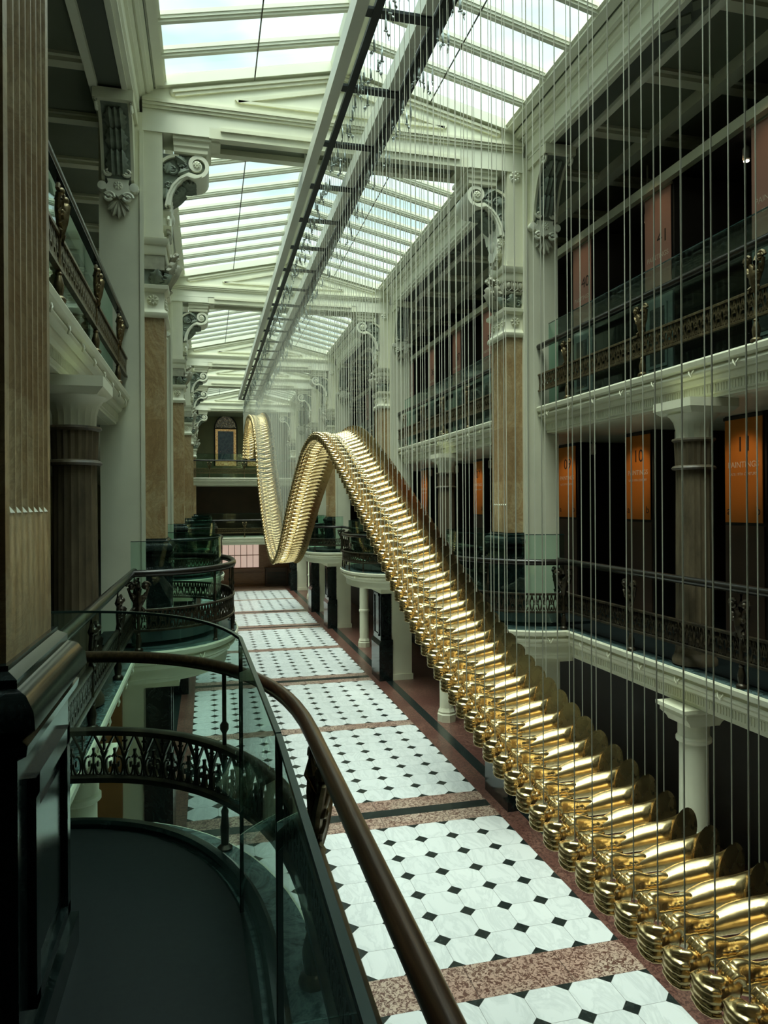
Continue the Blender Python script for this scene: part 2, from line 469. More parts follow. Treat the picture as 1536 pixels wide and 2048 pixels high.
mb.box(CX - 3.1, CX + 3.1, 40.6, 43.4, Z1 - .42, Z1, 0); struct('floor_mezzanine_gallery_back', mb, CREAM, smooth=0)
mb = MB()
mb.box(CX - 3.1, CX + 3.1, 40.6, 43.4, Z2 - .42, Z2, 0); struct('floor_upper_gallery_back', mb, CREAM, smooth=0)
mb = MB()
mb.box(CX - 2.5, CX + 2.5, 41.3, 43.4, 10.05, 10.25, 0); struct('ceiling_back', mb, SOFFIT, smooth=0)

# roof edge trims along both sides
PROF = [(0.0, 10.74), (-.02, 10.66), (.05, 10.64), (.05, 10.60), (.09, 10.585), (.09, 10.55), (.13, 10.54), (.16, 10.56), (.16, 10.52), (.20, 10.50), (.20, 10.475), (.24, 10.47), (.24, 10.28), (.27, 10.26), (.27, 10.225), (.33, 10.215), (.33, 10.19), (.40, 10.19), (.40, 10.25), (.70, 10.25), (.70, 10.19), (.80, 10.19), (.80, 10.6), (.6, 10.9), (.0, 10.9)]
for i, (s, nm) in enumerate(SIDES):
    mb = MB()
    prof = [(CX + s * (2.66 + o), z) for o, z in PROF]
    mb.prism(prof, 'y', YA, 43.4, 0)
    struct('trim_%d' % (i + 1), mb, CREAMW, smooth=20)

k = 0
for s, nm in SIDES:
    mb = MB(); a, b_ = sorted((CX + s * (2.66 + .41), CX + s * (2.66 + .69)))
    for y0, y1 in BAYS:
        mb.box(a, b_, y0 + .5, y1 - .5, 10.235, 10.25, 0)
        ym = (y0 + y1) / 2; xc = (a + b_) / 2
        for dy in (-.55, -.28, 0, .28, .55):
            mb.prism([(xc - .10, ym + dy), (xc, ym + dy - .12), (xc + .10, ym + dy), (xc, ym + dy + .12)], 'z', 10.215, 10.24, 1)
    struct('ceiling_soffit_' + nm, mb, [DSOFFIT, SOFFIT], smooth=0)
# ------------------------------------------------------------------ rosette
def rosette(mb, c, r, n=8, ax='y', d=-1, mi=0):
    # a flower in the plane normal to ax, standing out towards d
    def P(u, v, h):
        if ax == 'y': return (c[0] + u, c[1] + d * h, c[2] + v)
        return (c[0] + d * h, c[1] + u, c[2] + v)
    def dome(u0, v0, ru, rv, h, ang, seg=8, rings=3):
        R = []
        for i in range(rings + 1):
            t = (pi / 2) * i / rings; k = max(.08, cos(t))
            ring = []
            for j in range(seg):
                a = 2 * pi * j / seg; x = ru * k * cos(a); y = rv * k * sin(a)
                ring.append(P(u0 + x * cos(ang) - y * sin(ang), v0 + x * sin(ang) + y * cos(ang), h * sin(t)))
            R.append(ring)
        mb.loft(R, mi=mi)
    dome(0, 0, r, r, r * .22, 0, 18, 2)
    for k in range(n):
        a = 2 * pi * k / n
        dome(.62 * r * cos(a), .62 * r * sin(a), .30 * r, .20 * r, r * .42, a)
    dome(0, 0, .26 * r, .26 * r, r * .55, 0)
def leaf(mb, base, tip, width, out, lobes=5, mi=0):
    # a scalloped acanthus leaf: a curved blade with a midrib, its tip curling along out
    b, t = Vector(base), Vector(tip); d = t - b; L = d.length; o = Vector(out).normalized()
    o = (o - d.normalized() * o.dot(d.normalized())).normalized(); sd = d.cross(o).normalized()
    NU, NV = lobes * 4, 8; W_ = width * 1.25; top = []; bot = []
    for i in range(NU + 1):
        u = i / NU
        wd = W_ * (.35 + .75 * sin(pi * min(1, u * .92 + .05)) ** .8) * (1 - u ** 5 * .8) * (1 + .26 * cos(2 * pi * lobes * u + pi))
        for j in range(NV + 1):
            v = -1 + 2 * j / NV
            h = W_ * (.55 * sin(pi * u) + .9 * u ** 3) + W_ * .42 * (1 - abs(v)) ** 1.5 - W_ * .22 * abs(v) * (1 + cos(2 * pi * lobes * u + pi)) * .5 + W_ * .10 * abs(cos(v * pi * 1.5))
            p = b + d * (u * (1 - .10 * u) - .10 * abs(v) ** 1.5 * (1 - u) + .06 * abs(v)) + sd * v * wd
            top.append(tuple(p + o * h)); bot.append(tuple(p + o * (h * .35 - W_ * .25)))
    n = NV + 1; vs = top + bot; fs = []; K = len(top)
    for i in range(NU):
        for j in range(NV):
            q_ = (i * n + j, i * n + j + 1, (i + 1) * n + j + 1, (i + 1) * n + j)
            fs.append(q_); fs.append(tuple(K + k for k in reversed(q_)))
        for j in (0, NV):
            e = (i * n + j, (i + 1) * n + j, K + (i + 1) * n + j, K + i * n + j); fs.append(e)
    for i in (0, NU):
        for j in range(NV): fs.append((i * n + j, i * n + j + 1, K + i * n + j + 1, K + i * n + j))
    mb.add(vs, fs, mi)
def spiral(c, r0, r1, turns, n, ax='y', a0=0, sg=1):
    pts = []
    for i in range(n + 1):
        t = i / n; a = a0 + sg * 2 * pi * turns * t; r = r0 + (r1 - r0) * t
        u, v = r * cos(a), r * sin(a)
        pts.append((c[0] + u, c[1], c[2] + v) if ax == 'y' else (c[0], c[1] + u, c[2] + v))
    return pts

# ------------------------------------------------------------------ piers
def pier_proto():
    # local origin at the pier centre on the right side: x measured from the centre line
    root = thing('pier', 'x', 'pier')
    m_ = MB(); m_.box(2.86, 3.43, -.42, .42, 0, 10.25)
    m_.box(2.845, 2.90, -.445, -.415, 3.1, 10.0); m_.box(2.845, 2.90, .415, .445, 3.1, 10.0)
    m_.box(2.835, 3.46, -.45, .45, 0, .16)
    m_.build('core', CREAM, root)
    m_ = MB()   # pedestal at floor level
    m_.box(2.50, 2.88, -.47, .47, 0, 1.0); m_.box(2.55, 2.88, -.42, .42, 1.0, 2.60)
    m_.prism([(2.48, 0.98), (2.88, .98), (2.88, 1.12), (2.57, 1.12), (2.53, 1.06)], 'y', -.49, .49)
    for y0, y1, z0, z1 in ((-.3, .3, 1.2, 1.26), (-.3, .3, 2.3, 2.36), (-.3, -.24, 1.2, 2.36), (.24, .3, 1.2, 2.36)): m_.box(2.525, 2.56, y0, y1, z0, z1)
    for x0, x1, z0, z1 in ((2.60, 2.82, 1.2, 1.25), (2.60, 2.82, 2.3, 2.35), (2.60, 2.64, 1.2, 2.35), (2.78, 2.82, 1.2, 2.35)): m_.box(x0, x1, -.445, -.41, z0, z1)
    m_.build('pedestal', BLACKM, root)
    m_ = MB()   # black base at gallery level
    m_.box(2.545, 2.88, -.38, .38, 3.05, 4.16)
    m_.box(2.515, 2.88, -.41, .41, 3.05, 3.22)
    cap = [(0, 4.08), (-.03, 4.10), (-.035, 4.13), (-.015, 4.14), (-.06, 4.18), (-.055, 4.23), (-.03, 4.27), (.0, 4.285), (.0, 4.31), (.03, 4.33), (.03, 4.345)]
    rings = []
    for o, z in cap: rings.append([(2.545 + o, -.38 + o, z), (2.88, -.38 + o, z), (2.88, .38 - o, z), (2.545 + o, .38 - o, z)])
    m_.loft(rings)
    m_.build('base', BLACKM, root)
    m_ = MB()
    for x in (2.545,):
        for y0, y1, z0, z1 in ((-.27, .27, 3.30, 3.34), (-.27, .27, 3.93, 3.99), (-.27, -.22, 3.3, 3.99), (.22, .27, 3.3, 3.99)): m_.box(x - .025, x + .01, y0, y1, z0, z1)
        m_.box(x - .008, x + .01, -.17, .17, 3.40, 3.86)
    for x0, x1, z0, z1 in ((2.60, 2.84, 3.30, 3.34), (2.60, 2.84, 3.93, 3.99), (2.60, 2.64, 3.3, 3.99), (2.80, 2.84, 3.3, 3.99)): m_.box(x0, x1, -.40, -.37, z0, z1)
    m_.build('panel', BLACKM, root)
    m_ = MB()   # marble shaft with flutes on the nave face
    n = 7; y0, y1 = -.27, .27; st = (y1 - y0) / n; ring = []
    def section(fl):
        pts = [(2.88, -.31), (2.59, -.31), (2.59, y0)]
        for i in range(n):
            a = y0 + i * st
            for k, dd in ((.08, 0), (.22, .6), (.5, 1), (.78, .6), (.92, 0)): pts.append((2.59 + .017 * dd * fl, a + st * k))
        pts += [(2.59, y1), (2.59, .31), (2.88, .31)]
        return pts
    rings = [[(x, y, z) for x, y in section(f_)] for z, f_ in ((4.345, 0), (4.78, 0), (4.80, 1), (7.36, 1), (7.38, 0), (7.46, 0))]
    m_.loft(rings)
    m_.build('shaft', TRAV, root)
    m_ = MB()
    for i in range(n):
        a_ = y0 + i * st; m_.add([(2.588, a_ + st * .15, 4.782), (2.588, a_ + st * .85, 4.782), (2.606, a_ + st * .5, 4.812), (2.606, a_ + st * .5, 4.782)], [(0, 1, 2), (0, 2, 3), (1, 3, 2), (0, 3, 1)])
    m_.build('flute_tip_pattern', CREAMW, root, smooth=0)
    def moulding(prof, nm, mt):
        q = MB(); rings = [[(2.59 - o, -.31 - o, z), (2.88, -.31 - o, z), (2.88, .31 + o, z), (2.59 - o, .31 + o, z)] for o, z in prof]
        q.loft(rings); return q.build(nm, mt, root)
    moulding([(.03, 7.44), (.05, 7.47), (.05, 7.51), (.02, 7.55), (.0, 7.58), (.0, 7.80), (.02, 7.81), (.06, 7.84), (.065, 7.89), (.04, 7.90), (-.02, 7.91)], 'frieze', CREAM)
    q = MB()
    for y in (-.2, 0, .2): rosette(q, (2.59, y, 7.69), .075, 8, 'x', -1)
    rosette(q, (2.74, -.31, 7.69), .085, 8, 'y', -1); rosette(q, (2.74, .31, 7.69), .085, 8, 'y', 1)
    q.build('rosette', CREAM, root)
    q = MB(); q.box(2.62, 2.88, -.28, .28, 7.90, 8.13)
    q.build('carved_band_ground', CARVE, root)
    q = MB()
    for y in (-.2, 0, .2): leaf(q, (2.62, y, 7.92), (2.58, y, 8.13), .06, (-1, 0, 0), 4)
    leaf(q, (2.72, -.28, 7.92), (2.66, -.31, 8.13), .06, (0, -1, 0), 4); q.tube(spiral((2.80, -.30, 7.98), .055, .01, 1.5, 16), .014, 6)
    q.tube(spiral((2.69, -.30, 7.97), .05, .01, 1.5, 16, a0=2), .014, 6)
    leaf(q, (2.72, .28, 7.92), (2.66, .31, 8.13), .06, (0, 1, 0), 4)
    q.build('acanthus_leaf_pattern', CARVE, root)
    q = MB(); q.box(2.58, 2.88, -.32, .32, 8.12, 8.33)
    for k in range(5):
        y = -.26 + k * .13; q.ball((2.575, y, 8.25), .055, 10, 6, sc=(.5, .75, 1.1)); q.tube([(2.57, y - .055, 8.32), (2.56, y - .05, 8.2), (2.57, y, 8.165), (2.56, y + .05, 8.2), (2.57, y + .055, 8.32)], .012, 5)
    for k in range(3):
        x = 2.63 + k * .1; q.ball((x, -.325, 8.25), .05, 10, 6, sc=(.8, .5, 1.15)); q.tube([(x - .05, -.325, 8.32), (x - .045, -.335, 8.2), (x, -.325, 8.165), (x + .045, -.335, 8.2), (x + .05, -.325, 8.32)], .011, 5)
    for k in range(12): q.ball((2.60 + .025 * k, -.325, 8.145), .014, 6, 4)
    q.build('egg_and_dart_band', CARVEL, root)
    moulding([(.02, 8.32), (.03, 8.34), (.03, 8.45), (.05, 8.46), (.07, 8.50), (.075, 8.545), (.0, 8.55)], 'abacus', CREAM)
    q = MB()   # projecting corner carving
    leaf(q, (2.60, 0, 7.93), (2.47, 0, 8.34), .085, (-1, 0, .1), 5)
    for sg in (-1, 1):
        leaf(q, (2.60, sg * .1, 7.95), (2.50, sg * .2, 8.30), .06, (-1, sg * .3, 0), 4)
        q.tube(spiral((2.50, sg * .16, 8.33), .055, .012, 1.4, 16, ax='x'), .018, 6)
        leaf(q, (2.52, sg * .05, 8.32), (2.38, sg * .09, 8.42), .04, (0, 0, 1), 3)
    q.ball((2.47, 0, 8.26), .06, 12, 8, sc=(1, .9, 1.1)); q.ball((2.45, 0, 8.17), .04, 10, 6)
    q.tube([(2.56, 0, 8.0), (2.52, 0, 7.9), (2.57, 0, 7.82)], [.05, .04, .015], 8)
    q.build('mask_carving', CARVEL, root)
    q = MB(); q.box(2.60, 2.88, -.36, .36, 8.55, 10.2); q.box(2.585, 2.86, -.375, .375, 8.55, 8.62)
    q.build('impost', CREAM, root)
    for rx, ry, rr in ((2.73, -.36, .10), (3.08, -.445, .09)):
        q = MB(); rosette(q, (rx, ry, 9.96), rr, 8, 'y', -1); q.build('impost_rosette', CREAMW, root)
    return root
PIER = pier_proto()
def scroll_proto():
    # console bracket, towards the nave (-x); front face at y=-.27
    root = thing('scroll_bracket', 'x', 'bracket')
    Y0, Y1 = -.26, .26
    def arc(cx_, cz, r, a0, a1, n): return [(cx_ + r * cos(radians(a0 + (a1 - a0) * i / n)), cz + r * sin(radians(a0 + (a1 - a0) * i / n))) for i in range(n + 1)]
    q = MB()
    rings_y = [(Y0 - .02, 0), (Y1 + .02, 0)]
    # block under the beam
    prof = [(.02, 9.80), (.04, 9.82), (.04, 9.88), (.06, 9.90), (.06, 9.96), (.09, 9.98), (.09, 10.03)]
    rings = [[(2.02 - o, Y0 - o, z), (2.44 + o * .2, Y0 - o, z), (2.44 + o * .2, Y1 + o, z), (2.02 - o, Y1 + o, z)] for o, z in prof]
    q.loft(rings); q.build('cap_block', CREAM, root)
    # carved ground plate behind the S-curve
    q = MB()
    plate = [(2.60, 9.80), (2.06, 9.80)] + arc(2.12, 9.66, .14, 140, 280, 8) + [(2.30, 9.50), (2.42, 9.38), (2.50, 9.22), (2.53, 9.05), (2.60, 9.02)]
    q.prism(plate, 'y', Y0 + .03, Y1 - .03); q.build('ground', CARVE, root)
    # curled band
    band = spiral((2.13, Y0, 9.66), .03, .165, 1.35, 26, a0=radians(-215), sg=1)
    path = [(p[0], p[2]) for p in band]
    last = path[-1]
    path += [(2.24, 9.52), (2.34, 9.465), (2.43, 9.36), (2.495, 9.22), (2.525, 9.06)]
    q = MB()
    def strap(path, wd, y0, y1, mb):
        L = []; Rr = []
        for i, p in enumerate(path):
            a = Vector(path[max(i - 1, 0)]); b = Vector(path[min(i + 1, len(path) - 1)]); d = (b - a)
            d = d.normalized() if d.length > 1e-6 else Vector((1, 0)); n_ = Vector((-d.y, d.x)) * wd / 2
            L.append((p[0] + n_.x, p[1] + n_.y)); Rr.append((p[0] - n_.x, p[1] - n_.y))
        rings = [[(L[i][0], y0, L[i][1]), (Rr[i][0], y0, Rr[i][1]), (Rr[i][0], y1, Rr[i][1]), (L[i][0], y1, L[i][1])] for i in range(len(path))]
        mb.loft(rings)
    strap(path, .055, Y0 - .02, Y1 + .02, q)
    strap([(p[0] + .035, p[1] - .02) for p in path[24:]], .03, Y0 - .035, Y1 + .035, q)
    q.build('volute_band', CREAMW, root)
    q = MB(); rosette(q, (2.13, Y0 - .02, 9.66), .06, 8, 'y', -1); rosette(q, (2.13, Y1 + .02, 9.66), .06, 8, 'y', 1)
    q.build('volute_rosette', CREAMW, root)
    q = MB()
    arcp = arc(2.55, 9.5, .34, 100, 185, 8)
    # outer frame arch on the pier side
    strap(arc(2.40, 9.50, .27, 0, 95, 8)[::-1], .04, Y0 - .015, Y1 + .015, q)
    q.build('frame_band', CREAM, root)
    q = MB()
    for y, d in ((Y0 + .03, -1), (Y1 - .03, 1)):
        for c, r in (((2.33, y + d * .02, 9.62), .075), ((2.47, y + d * .02, 9.58), .07), ((2.53, y + d * .02, 9.36), .05)):
            q.tube(spiral(c, r, .012, 1.5, 18, a0=random.random() * 6), .018, 6)
        for b_, t_ in (((2.28, y, 9.68), (2.44, y, 9.76)), ((2.22, y, 9.60), (2.40, y, 9.50)), ((2.50, y, 9.68), (2.56, y, 9.5)), ((2.55, y, 9.32), (2.57, y, 9.12))):
            leaf(q, b_, t_, .045, (0, d, 0), 4)
    # leaf carving on the underside
    for y in (-.13, 0, .13):
        leaf(q, (2.50, y, 9.18), (2.34, y, 9.42), .055, (-1, 0, -.7), 5); leaf(q, (2.34, y, 9.42), (2.16, y, 9.50), .055, (-.3, 0, -1), 4)
    q.build('acanthus_leaf_pattern', CARVE, root)
    q = MB(); q.prism([(-.18, 8.80), (-.10, 8.74), (0, 8.70), (.10, 8.74), (.18, 8.80), (.15, 8.92), (.2, 9.0), (.15, 9.1), (0, 9.14), (-.15, 9.1), (-.2, 9.0), (-.15, 8.92)], 'x', 2.49, 2.60); q.ball((2.50, 0, 8.95), .09, 14, 8, sc=(.6, 1.2, 1))
    for sg in (-1, 1): q.tube(spiral((2.53, sg * .17, 8.86), .07, .012, 1.4, 16, ax='x'), .02, 6)
    rosette(q, (2.55, -.22, 8.97), .07, 8, 'y', -1)
    q.build('shield', CREAMW, root)
    q = MB()
    for k in range(5):
        a = radians(-60 + 30 * k); leaf(q, (2.55, .02 * sin(a), 8.82), (2.56, .17 * sin(a), 8.82 - .24 * cos(a)), .035, (-1, 0, 0), 2)
    q.build('shell_pendant', CARVEL, root)
    return root
SCROLL = scroll_proto()
def gallery_bracket_proto():
    # console on the pier's face towards the viewer (-y), centred x=3.15
    root = thing('gallery_bracket', 'x', 'bracket')
    xc = 3.17; q = MB()
    def P(o, z, h=.0): return o, z
    side = [(-.42, 10.2), (-.98, 10.2), (-1.0, 10.12), (-.96, 10.06), (-.9, 10.04), (-.78, 9.95), (-.66, 9.75), (-.57, 9.50), (-.52, 9.25), (-.42, 9.20)]
    q.prism(side, 'x', xc - .17, xc + .17); q.build('body', CARVE, root)
    q = MB()
    for x0, x1 in ((xc - .21, xc - .165), (xc + .165, xc + .21)):
        q.prism(side, 'x', x0, x1)
    q.box(xc - .25, xc + .25, -1.04, -.42, 10.06, 10.2)
    q.build('side_band', CREAM, root)
    for sg in (-1, 1):
        q = MB(); q.tube(spiral((xc + sg * .215, -.92, 10.02), .1, .015, 1.5, 18, ax='x'), .02, 6)
        q.build('volute', CREAMW, root)
    q = MB()
    for z0, y0, z1, y1 in ((9.3, -.54, 9.62, -.60), (9.6, -.6, 9.86, -.72), (9.84, -.7, 10.05, -.9)):
        for dx in (-.07, 0, .07): leaf(q, (xc + dx, y0, z0), (xc + dx, y1, z1), .05, (0, -1, -.3), 4)
    q.build('acanthus_leaf_pattern', CARVE, root)
    q = MB(); q.prism([(xc + u, 9.15 + v) for u, v in ((-.15, .13), (-.08, .17), (0, .15), (.08, .17), (.15, .13), (.13, .05), (.17, -.03), (.12, -.12), (.05, -.10), (0, -.14), (-.05, -.10), (-.12, -.12), (-.17, -.03), (-.13, .05))], 'y', -.52, -.42)
    for sg in (-1, 1):
        q.tube(spiral((xc + sg * .12, -.52, 9.0), .075, .012, 1.5, 18), .022, 6); q.lathe([(.02, -.06), (.06, -.055), (.066, 0), (.06, .055), (.02, .06)], (xc + sg * .205, -.47, 9.15), 12, axis='y')
        q.tube(spiral((xc + sg * .12, -.55, 9.33), .06, .012, 1.4, 16, a0=3), .018, 6)
    rosette(q, (xc, -.52, 9.16), .065, 8, 'y', -1)
    q.build('shield', CREAMW, root)
    q = MB()
    for k in range(5):
        a = radians(-56 + 28 * k); leaf(q, (xc + .02 * sin(a), -.45, 8.98), (xc + .17 * sin(a), -.45, 8.98 - .26 * cos(a)), .036, (0, -1, 0), 2)
    q.build('shell_pendant', CARVEL, root)
    return root
GBR = gallery_bracket_proto()
def place(proto, s, y, z=0, first=[]):
    o = proto if proto.name not in USED else copy_tree(proto)
    USED.add(proto.name)
    o.location = (CX, y, z); o.rotation_euler = (0, 0, rot(s)); return o
USED = set()
for i, y in enumerate(PIER_Y):
    for s, nm in SIDES:
        if i == 0 and s > 0: continue
        o = place(PIER, s, y)
        tag(o, ('tan marble pilaster on black base, %s, %s' % (SW[s], PIERW[i])) if i else 'fluted tan marble pilaster on a black panelled base close beside the viewer', 'pilaster', 'marble pilasters')
        if i == 0: continue
        o = place(SCROLL, s, y); tag(o, 'cream scroll bracket %s, under the tie beam, pilaster %s' % (SW[s], PIERW[i]), 'bracket', 'scroll brackets under the tie beams')
        o = place(GBR, s, y)
        if s < 0: o.rotation_euler = (0, 0, 0); o.location = (CX - 6.34, y, 0)
        tag(o, 'leafy console bracket with shell pendant %s, pilaster %s' % (SW[s], PIERW[i]), 'bracket', 'console brackets at the gallery openings')

# ------------------------------------------------------------------ tie beams with gables
def gable_proto():
    root = thing('tie_beam', 'x', 'beam')
    def roofz(x): return RIDGE_Z + .02 - abs(x) * (RIDGE_Z - EAVE_Z) / (CX - EAVE_X)
    q = MB(); A = 2.86
    poly = [(-A, 10.16), (A, 10.16), (A, roofz(A)), (0, roofz(0)), (-A, roofz(A))]
    q.prism(poly, 'y', -.38, .14)
    q.box(-A, -1.95, -.38, .14, 10.03, 10.17); q.box(1.95, A, -.38, .14, 10.03, 10.17)
    q.build('gable', CREAMW, root)
    q = MB(); q.box(-1.96, 1.96, -.38, -.24, 10.02, 10.18); q.box(-1.96, 1.96, .06, .2, 10.02, 10.18)
    q.box(-1.96, -1.8, -.3, .1, 10.02, 10.18); q.box(1.8, 1.96, -.3, .1, 10.02, 10.18)
    q.box(-1.8, 1.8, -.41, -.37, 10.12, 10.17)
    q.build('soffit_frame', CREAM, root)
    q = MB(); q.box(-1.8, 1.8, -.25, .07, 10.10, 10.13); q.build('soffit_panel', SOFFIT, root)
    q = MB()
    for o, z0, z1 in ((.06, 10.42, 10.46), (.045, 10.38, 10.42), (.025, 10.34, 10.38)): q.box(-A, A, -.38 - o, -.37, z0, z1)
    q.build('string_moulding', CREAM, root)
    q = MB()
    def rake(d0, d1, out, x0, x1):
        for sg in (-1, 1):
            q.prism([(sg * x0, roofz(x0) - d0), (sg * x1, roofz(x1) - d0), (sg * x1, roofz(x1) - d1), (sg * x0, roofz(x0) - d1)], 'y', -.38 - out, -.36)
    rake(.00, .05, .07, 0, 2.7); rake(.05, .08, .045, 0, 2.7)
    rake(.17, .21, .05, 0, 2.45); rake(.21, .26, .03, 0, 2.42)
    for sg in (-1, 1):
        q.prism([(sg * 0.0, 10.56), (sg * 1.55, 10.56), (sg * 1.55, 10.60), (0, 10.60)], 'y', -.41, -.36)
        q.prism([(sg * 1.55, 10.56), (sg * 1.60, 10.60), (sg * .02, roofz(.02) - .36), (sg * .02, roofz(.02) - .41)], 'y', -.41, -.36)
        q.ball((sg * 2.45, -.38, roofz(2.45) - .2), .05, 10, 6, sc=(1, .8, 1))
    q.build('raking_moulding', CREAM, root)
    return root
GAB = gable_proto()
for i, y in enumerate(PIER_Y[1:]):
    o = place(GAB, 1, y); tag(o, 'cream gabled tie beam with sage soffit, %s from the viewer' % W[i], 'beam', 'tie beams across the roof')

# ------------------------------------------------------------------ skylights
def skylight_parts(root, y0, y1, s):
    SL = CX - EAVE_X; L = y1 - y0; ang = atan2(RIDGE_Z - EAVE_Z, SL); LEN = sqrt(SL ** 2 + (RIDGE_Z - EAVE_Z) ** 2)
    # build in slope space: u up the slope from the eave, y along, h normal; then map
    def P(u, y, h): return (s * (-(SL) + u * cos(ang) - h * sin(ang)) * -1 if False else -s * 0 + s * (SL - u * cos(ang) + h * sin(ang)), y, EAVE_Z + u * sin(ang) + h * cos(ang))
    def bx(q, u0, u1, a, b, h0, h1, mi=0):
        v = [P(u0, a, h0), P(u1, a, h0), P(u1, b, h0), P(u0, b, h0), P(u0, a, h1), P(u1, a, h1), P(u1, b, h1), P(u0, b, h1)]
        q.add(v, [(3, 2, 1, 0), (4, 5, 6, 7), (0, 1, 5, 4), (1, 2, 6, 5), (2, 3, 7, 6), (3, 0, 4, 7)], mi)
    q = MB()
    bx(q, -.02, .10, y0, y1, -.10, .05); bx(q, LEN - .16, LEN - .0, y0, y1, -.12, .06)
    bx(q, LEN - .22, LEN - .14, y0, y1, -.06, .04)
    bx(q, .08, .14, y0, y1, -.05, .03)
    bx(q, 0, LEN, y0, y0 + .08, -.1, .05); bx(q, 0, LEN, y1 - .08, y1, -.1, .05)
    q.build('frame', CREAMW, root)
    q = MB(); bx(q, .0, LEN, y0, y1, .03, .036); q.build('glass', SKYGLASS, root)
    n = max(4, round(L / .665)); st = L / n
    q = MB(); bx(q, .05, LEN - .1, -.05, .05, -.055, .03); bx(q, .05, LEN - .1, -.03, .03, -.085, -.05); bx(q, .05, LEN - .1, -.062, -.045, -.02, .03); bx(q, .05, LEN - .1, .045, .062, -.02, .03)
    bar = q.build('glazing_bar', CREAMW, root); bar.location.y = y0 + st
    for k in range(2, n):
        c = bar.copy(); COL.objects.link(c); c.parent = root; c.location.y = y0 + st * k
    q = MB(); bx(q, LEN * .5 - .008, LEN * .5 + .008, y0, y1, -.10, -.085); q.build('tie_rod', DBRONZE, root)
for i in range(5):
    y0, y1 = PIER_Y[i] + .14, PIER_Y[i + 1] - .38
    if i == 0: y0 = 1.6
    for s, nm in SIDES:
        r = thing('skylight', 'sloping glazed roof light, %s, slope above the %s' % (BAYW[i], SW[s]), 'skylight', (CX, (y0 + y1) / 2, 0), 0, 'skylights')
        L = (y1 - y0) / 2
        skylight_parts(r, -L, L, s)
mb = MB(); mb.box(CX - .06, CX + .06, YA, 43.4, RIDGE_Z - .16, RIDGE_Z + .1); struct('trim_3', mb, CREAMW, smooth=0)
mb = MB(); mb.box(CX - 3.6, CX + 3.6, YA - .2, 1.6, 11.4, 11.5); mb.box(CX - 2.7, CX + 2.7, 1.5, 1.6, 10.6, 11.5); struct('roof_front', mb, CREAM, smooth=0)
for sg in (-1, 1):
    mb = MB(); a, b_ = sorted((CX + sg * 2.7, CX + sg * 7.65)); mb.box(a, b_, YA - .2, 43.6, 10.62, 10.9); struct('roof_side', mb, SOFFIT, smooth=0)
mb = MB(); mb.box(CX - 3.6, CX + 3.6, 40.94, 43.6, 11.3, 11.5); struct('roof_back', mb, CREAM, smooth=0)

# ------------------------------------------------------------------ gallery cornices
CPROF = [(-.30, 0), (0, 0), (0.01, -.02), (0, -.07), (-.025, -.085), (-.05, -.09), (-.05, -.10), (-.03, -.12), (-.025, -.14), (-.035, -.16), (-.06, -.175), (-.09, -.18), (-.09, -.20), (-.11, -.24), (-.15, -.255), (-.15, -.37), (-.17, -.38), (-.17, -.41), (-.30, -.42)]
def cornice_parts(root, path, side, z, dent=True):
    q = MB(); q.sweep(path, [(o, z + h) for o, h in CPROF], side=side); q.build('moulding', CREAM, root, smooth=25)
    q = MB(); q.sweep(path, [(-.33, z + .004), (-.012, z + .004), (-.012, z - .02), (-.33, z - .02)], closed_prof=True, side=side); q.build('ledge', LEDGE, root)
    # ties on the bead and the small flutes
    seg = []; acc = 0
    P = [Vector(p) for p in path]
    tot = sum((P[i + 1] - P[i]).length for i in range(len(P) - 1))
    def at(sv):
        for i in range(len(P) - 1):
            l = (P[i + 1] - P[i]).length
            if sv <= l or i == len(P) - 2:
                d = (P[i + 1] - P[i]).normalized(); return P[i] + d * sv, d, Vector((d.y, -d.x)) * side
            sv -= l
    q = MB(); n = max(2, int(tot / .62))
    for k in range(n):
        p, d, nrm = at((k + .5) * tot / n)
        for t in (-.018, .018):
            a = p + d * (t * 1.2) - nrm * .02
            q.tube([(a.x + d.x * t, a.y + d.y * t, z - .105), (a.x + nrm.x * .012, a.y + nrm.y * .012, z - .14), (a.x - d.x * t, a.y - d.y * t, z - .175)], .009, 5)
    q.build('bead_tie', CREAM, root)
    if dent:
        q = MB(); n = int(tot / .042)
        for k in range(n):
            p, d, nrm = at((k + .5) * tot / n); a = p - nrm * .155; e = p - nrm * .143; h = d * .010
            vs = [(a.x - h.x, a.y - h.y), (a.x + h.x, a.y + h.y), (e.x + h.x, e.y + h.y), (e.x - h.x, e.y - h.y)]
            q.prism(vs, 'z', z - .355, z - .275)
        q.build('fluting_pattern', CREAM, root, smooth=0)
def bay_path(L): return [(GX, -L), (GX, L)]
FIRST = {}
for lev, z in ((1, Z1), (2, Z2)):
    for i, (y0, y1) in enumerate(BAYS):
        for s, nm in SIDES:
            L = (y1 - y0) / 2; gx = GX - .08 if lev == 1 else GX + .12
            key = ('cor', lev, round(L, 2))
            lab = 'moulded cream cornice of the %s gallery, %s, %s' % ('lower' if lev == 1 else 'upper', BAYW[i], SW[s])
            if key in FIRST: r = copy_tree(FIRST[key])
            else:
                r = thing('gallery_cornice', lab, 'cornice', kind='thing'); FIRST[key] = r
                cornice_parts(r, [(gx, -L), (gx, L)], -1, z)
            r.location = (CX, (y0 + y1) / 2, 0); r.rotation_euler = (0, 0, rot(s)); tag(r, lab, 'cornice', 'gallery cornices')
for lev, z in ((1, Z1), (2, Z2)):
    r = thing('gallery_cornice', 'moulded cream cornice of the %s gallery across the end wall' % ('lower' if lev == 1 else 'upper'), 'cornice', (CX, 40.3, 0), 0, 'gallery cornices')
    cornice_parts(r, [(-2.95, 0), (2.95, 0)], 1, z)

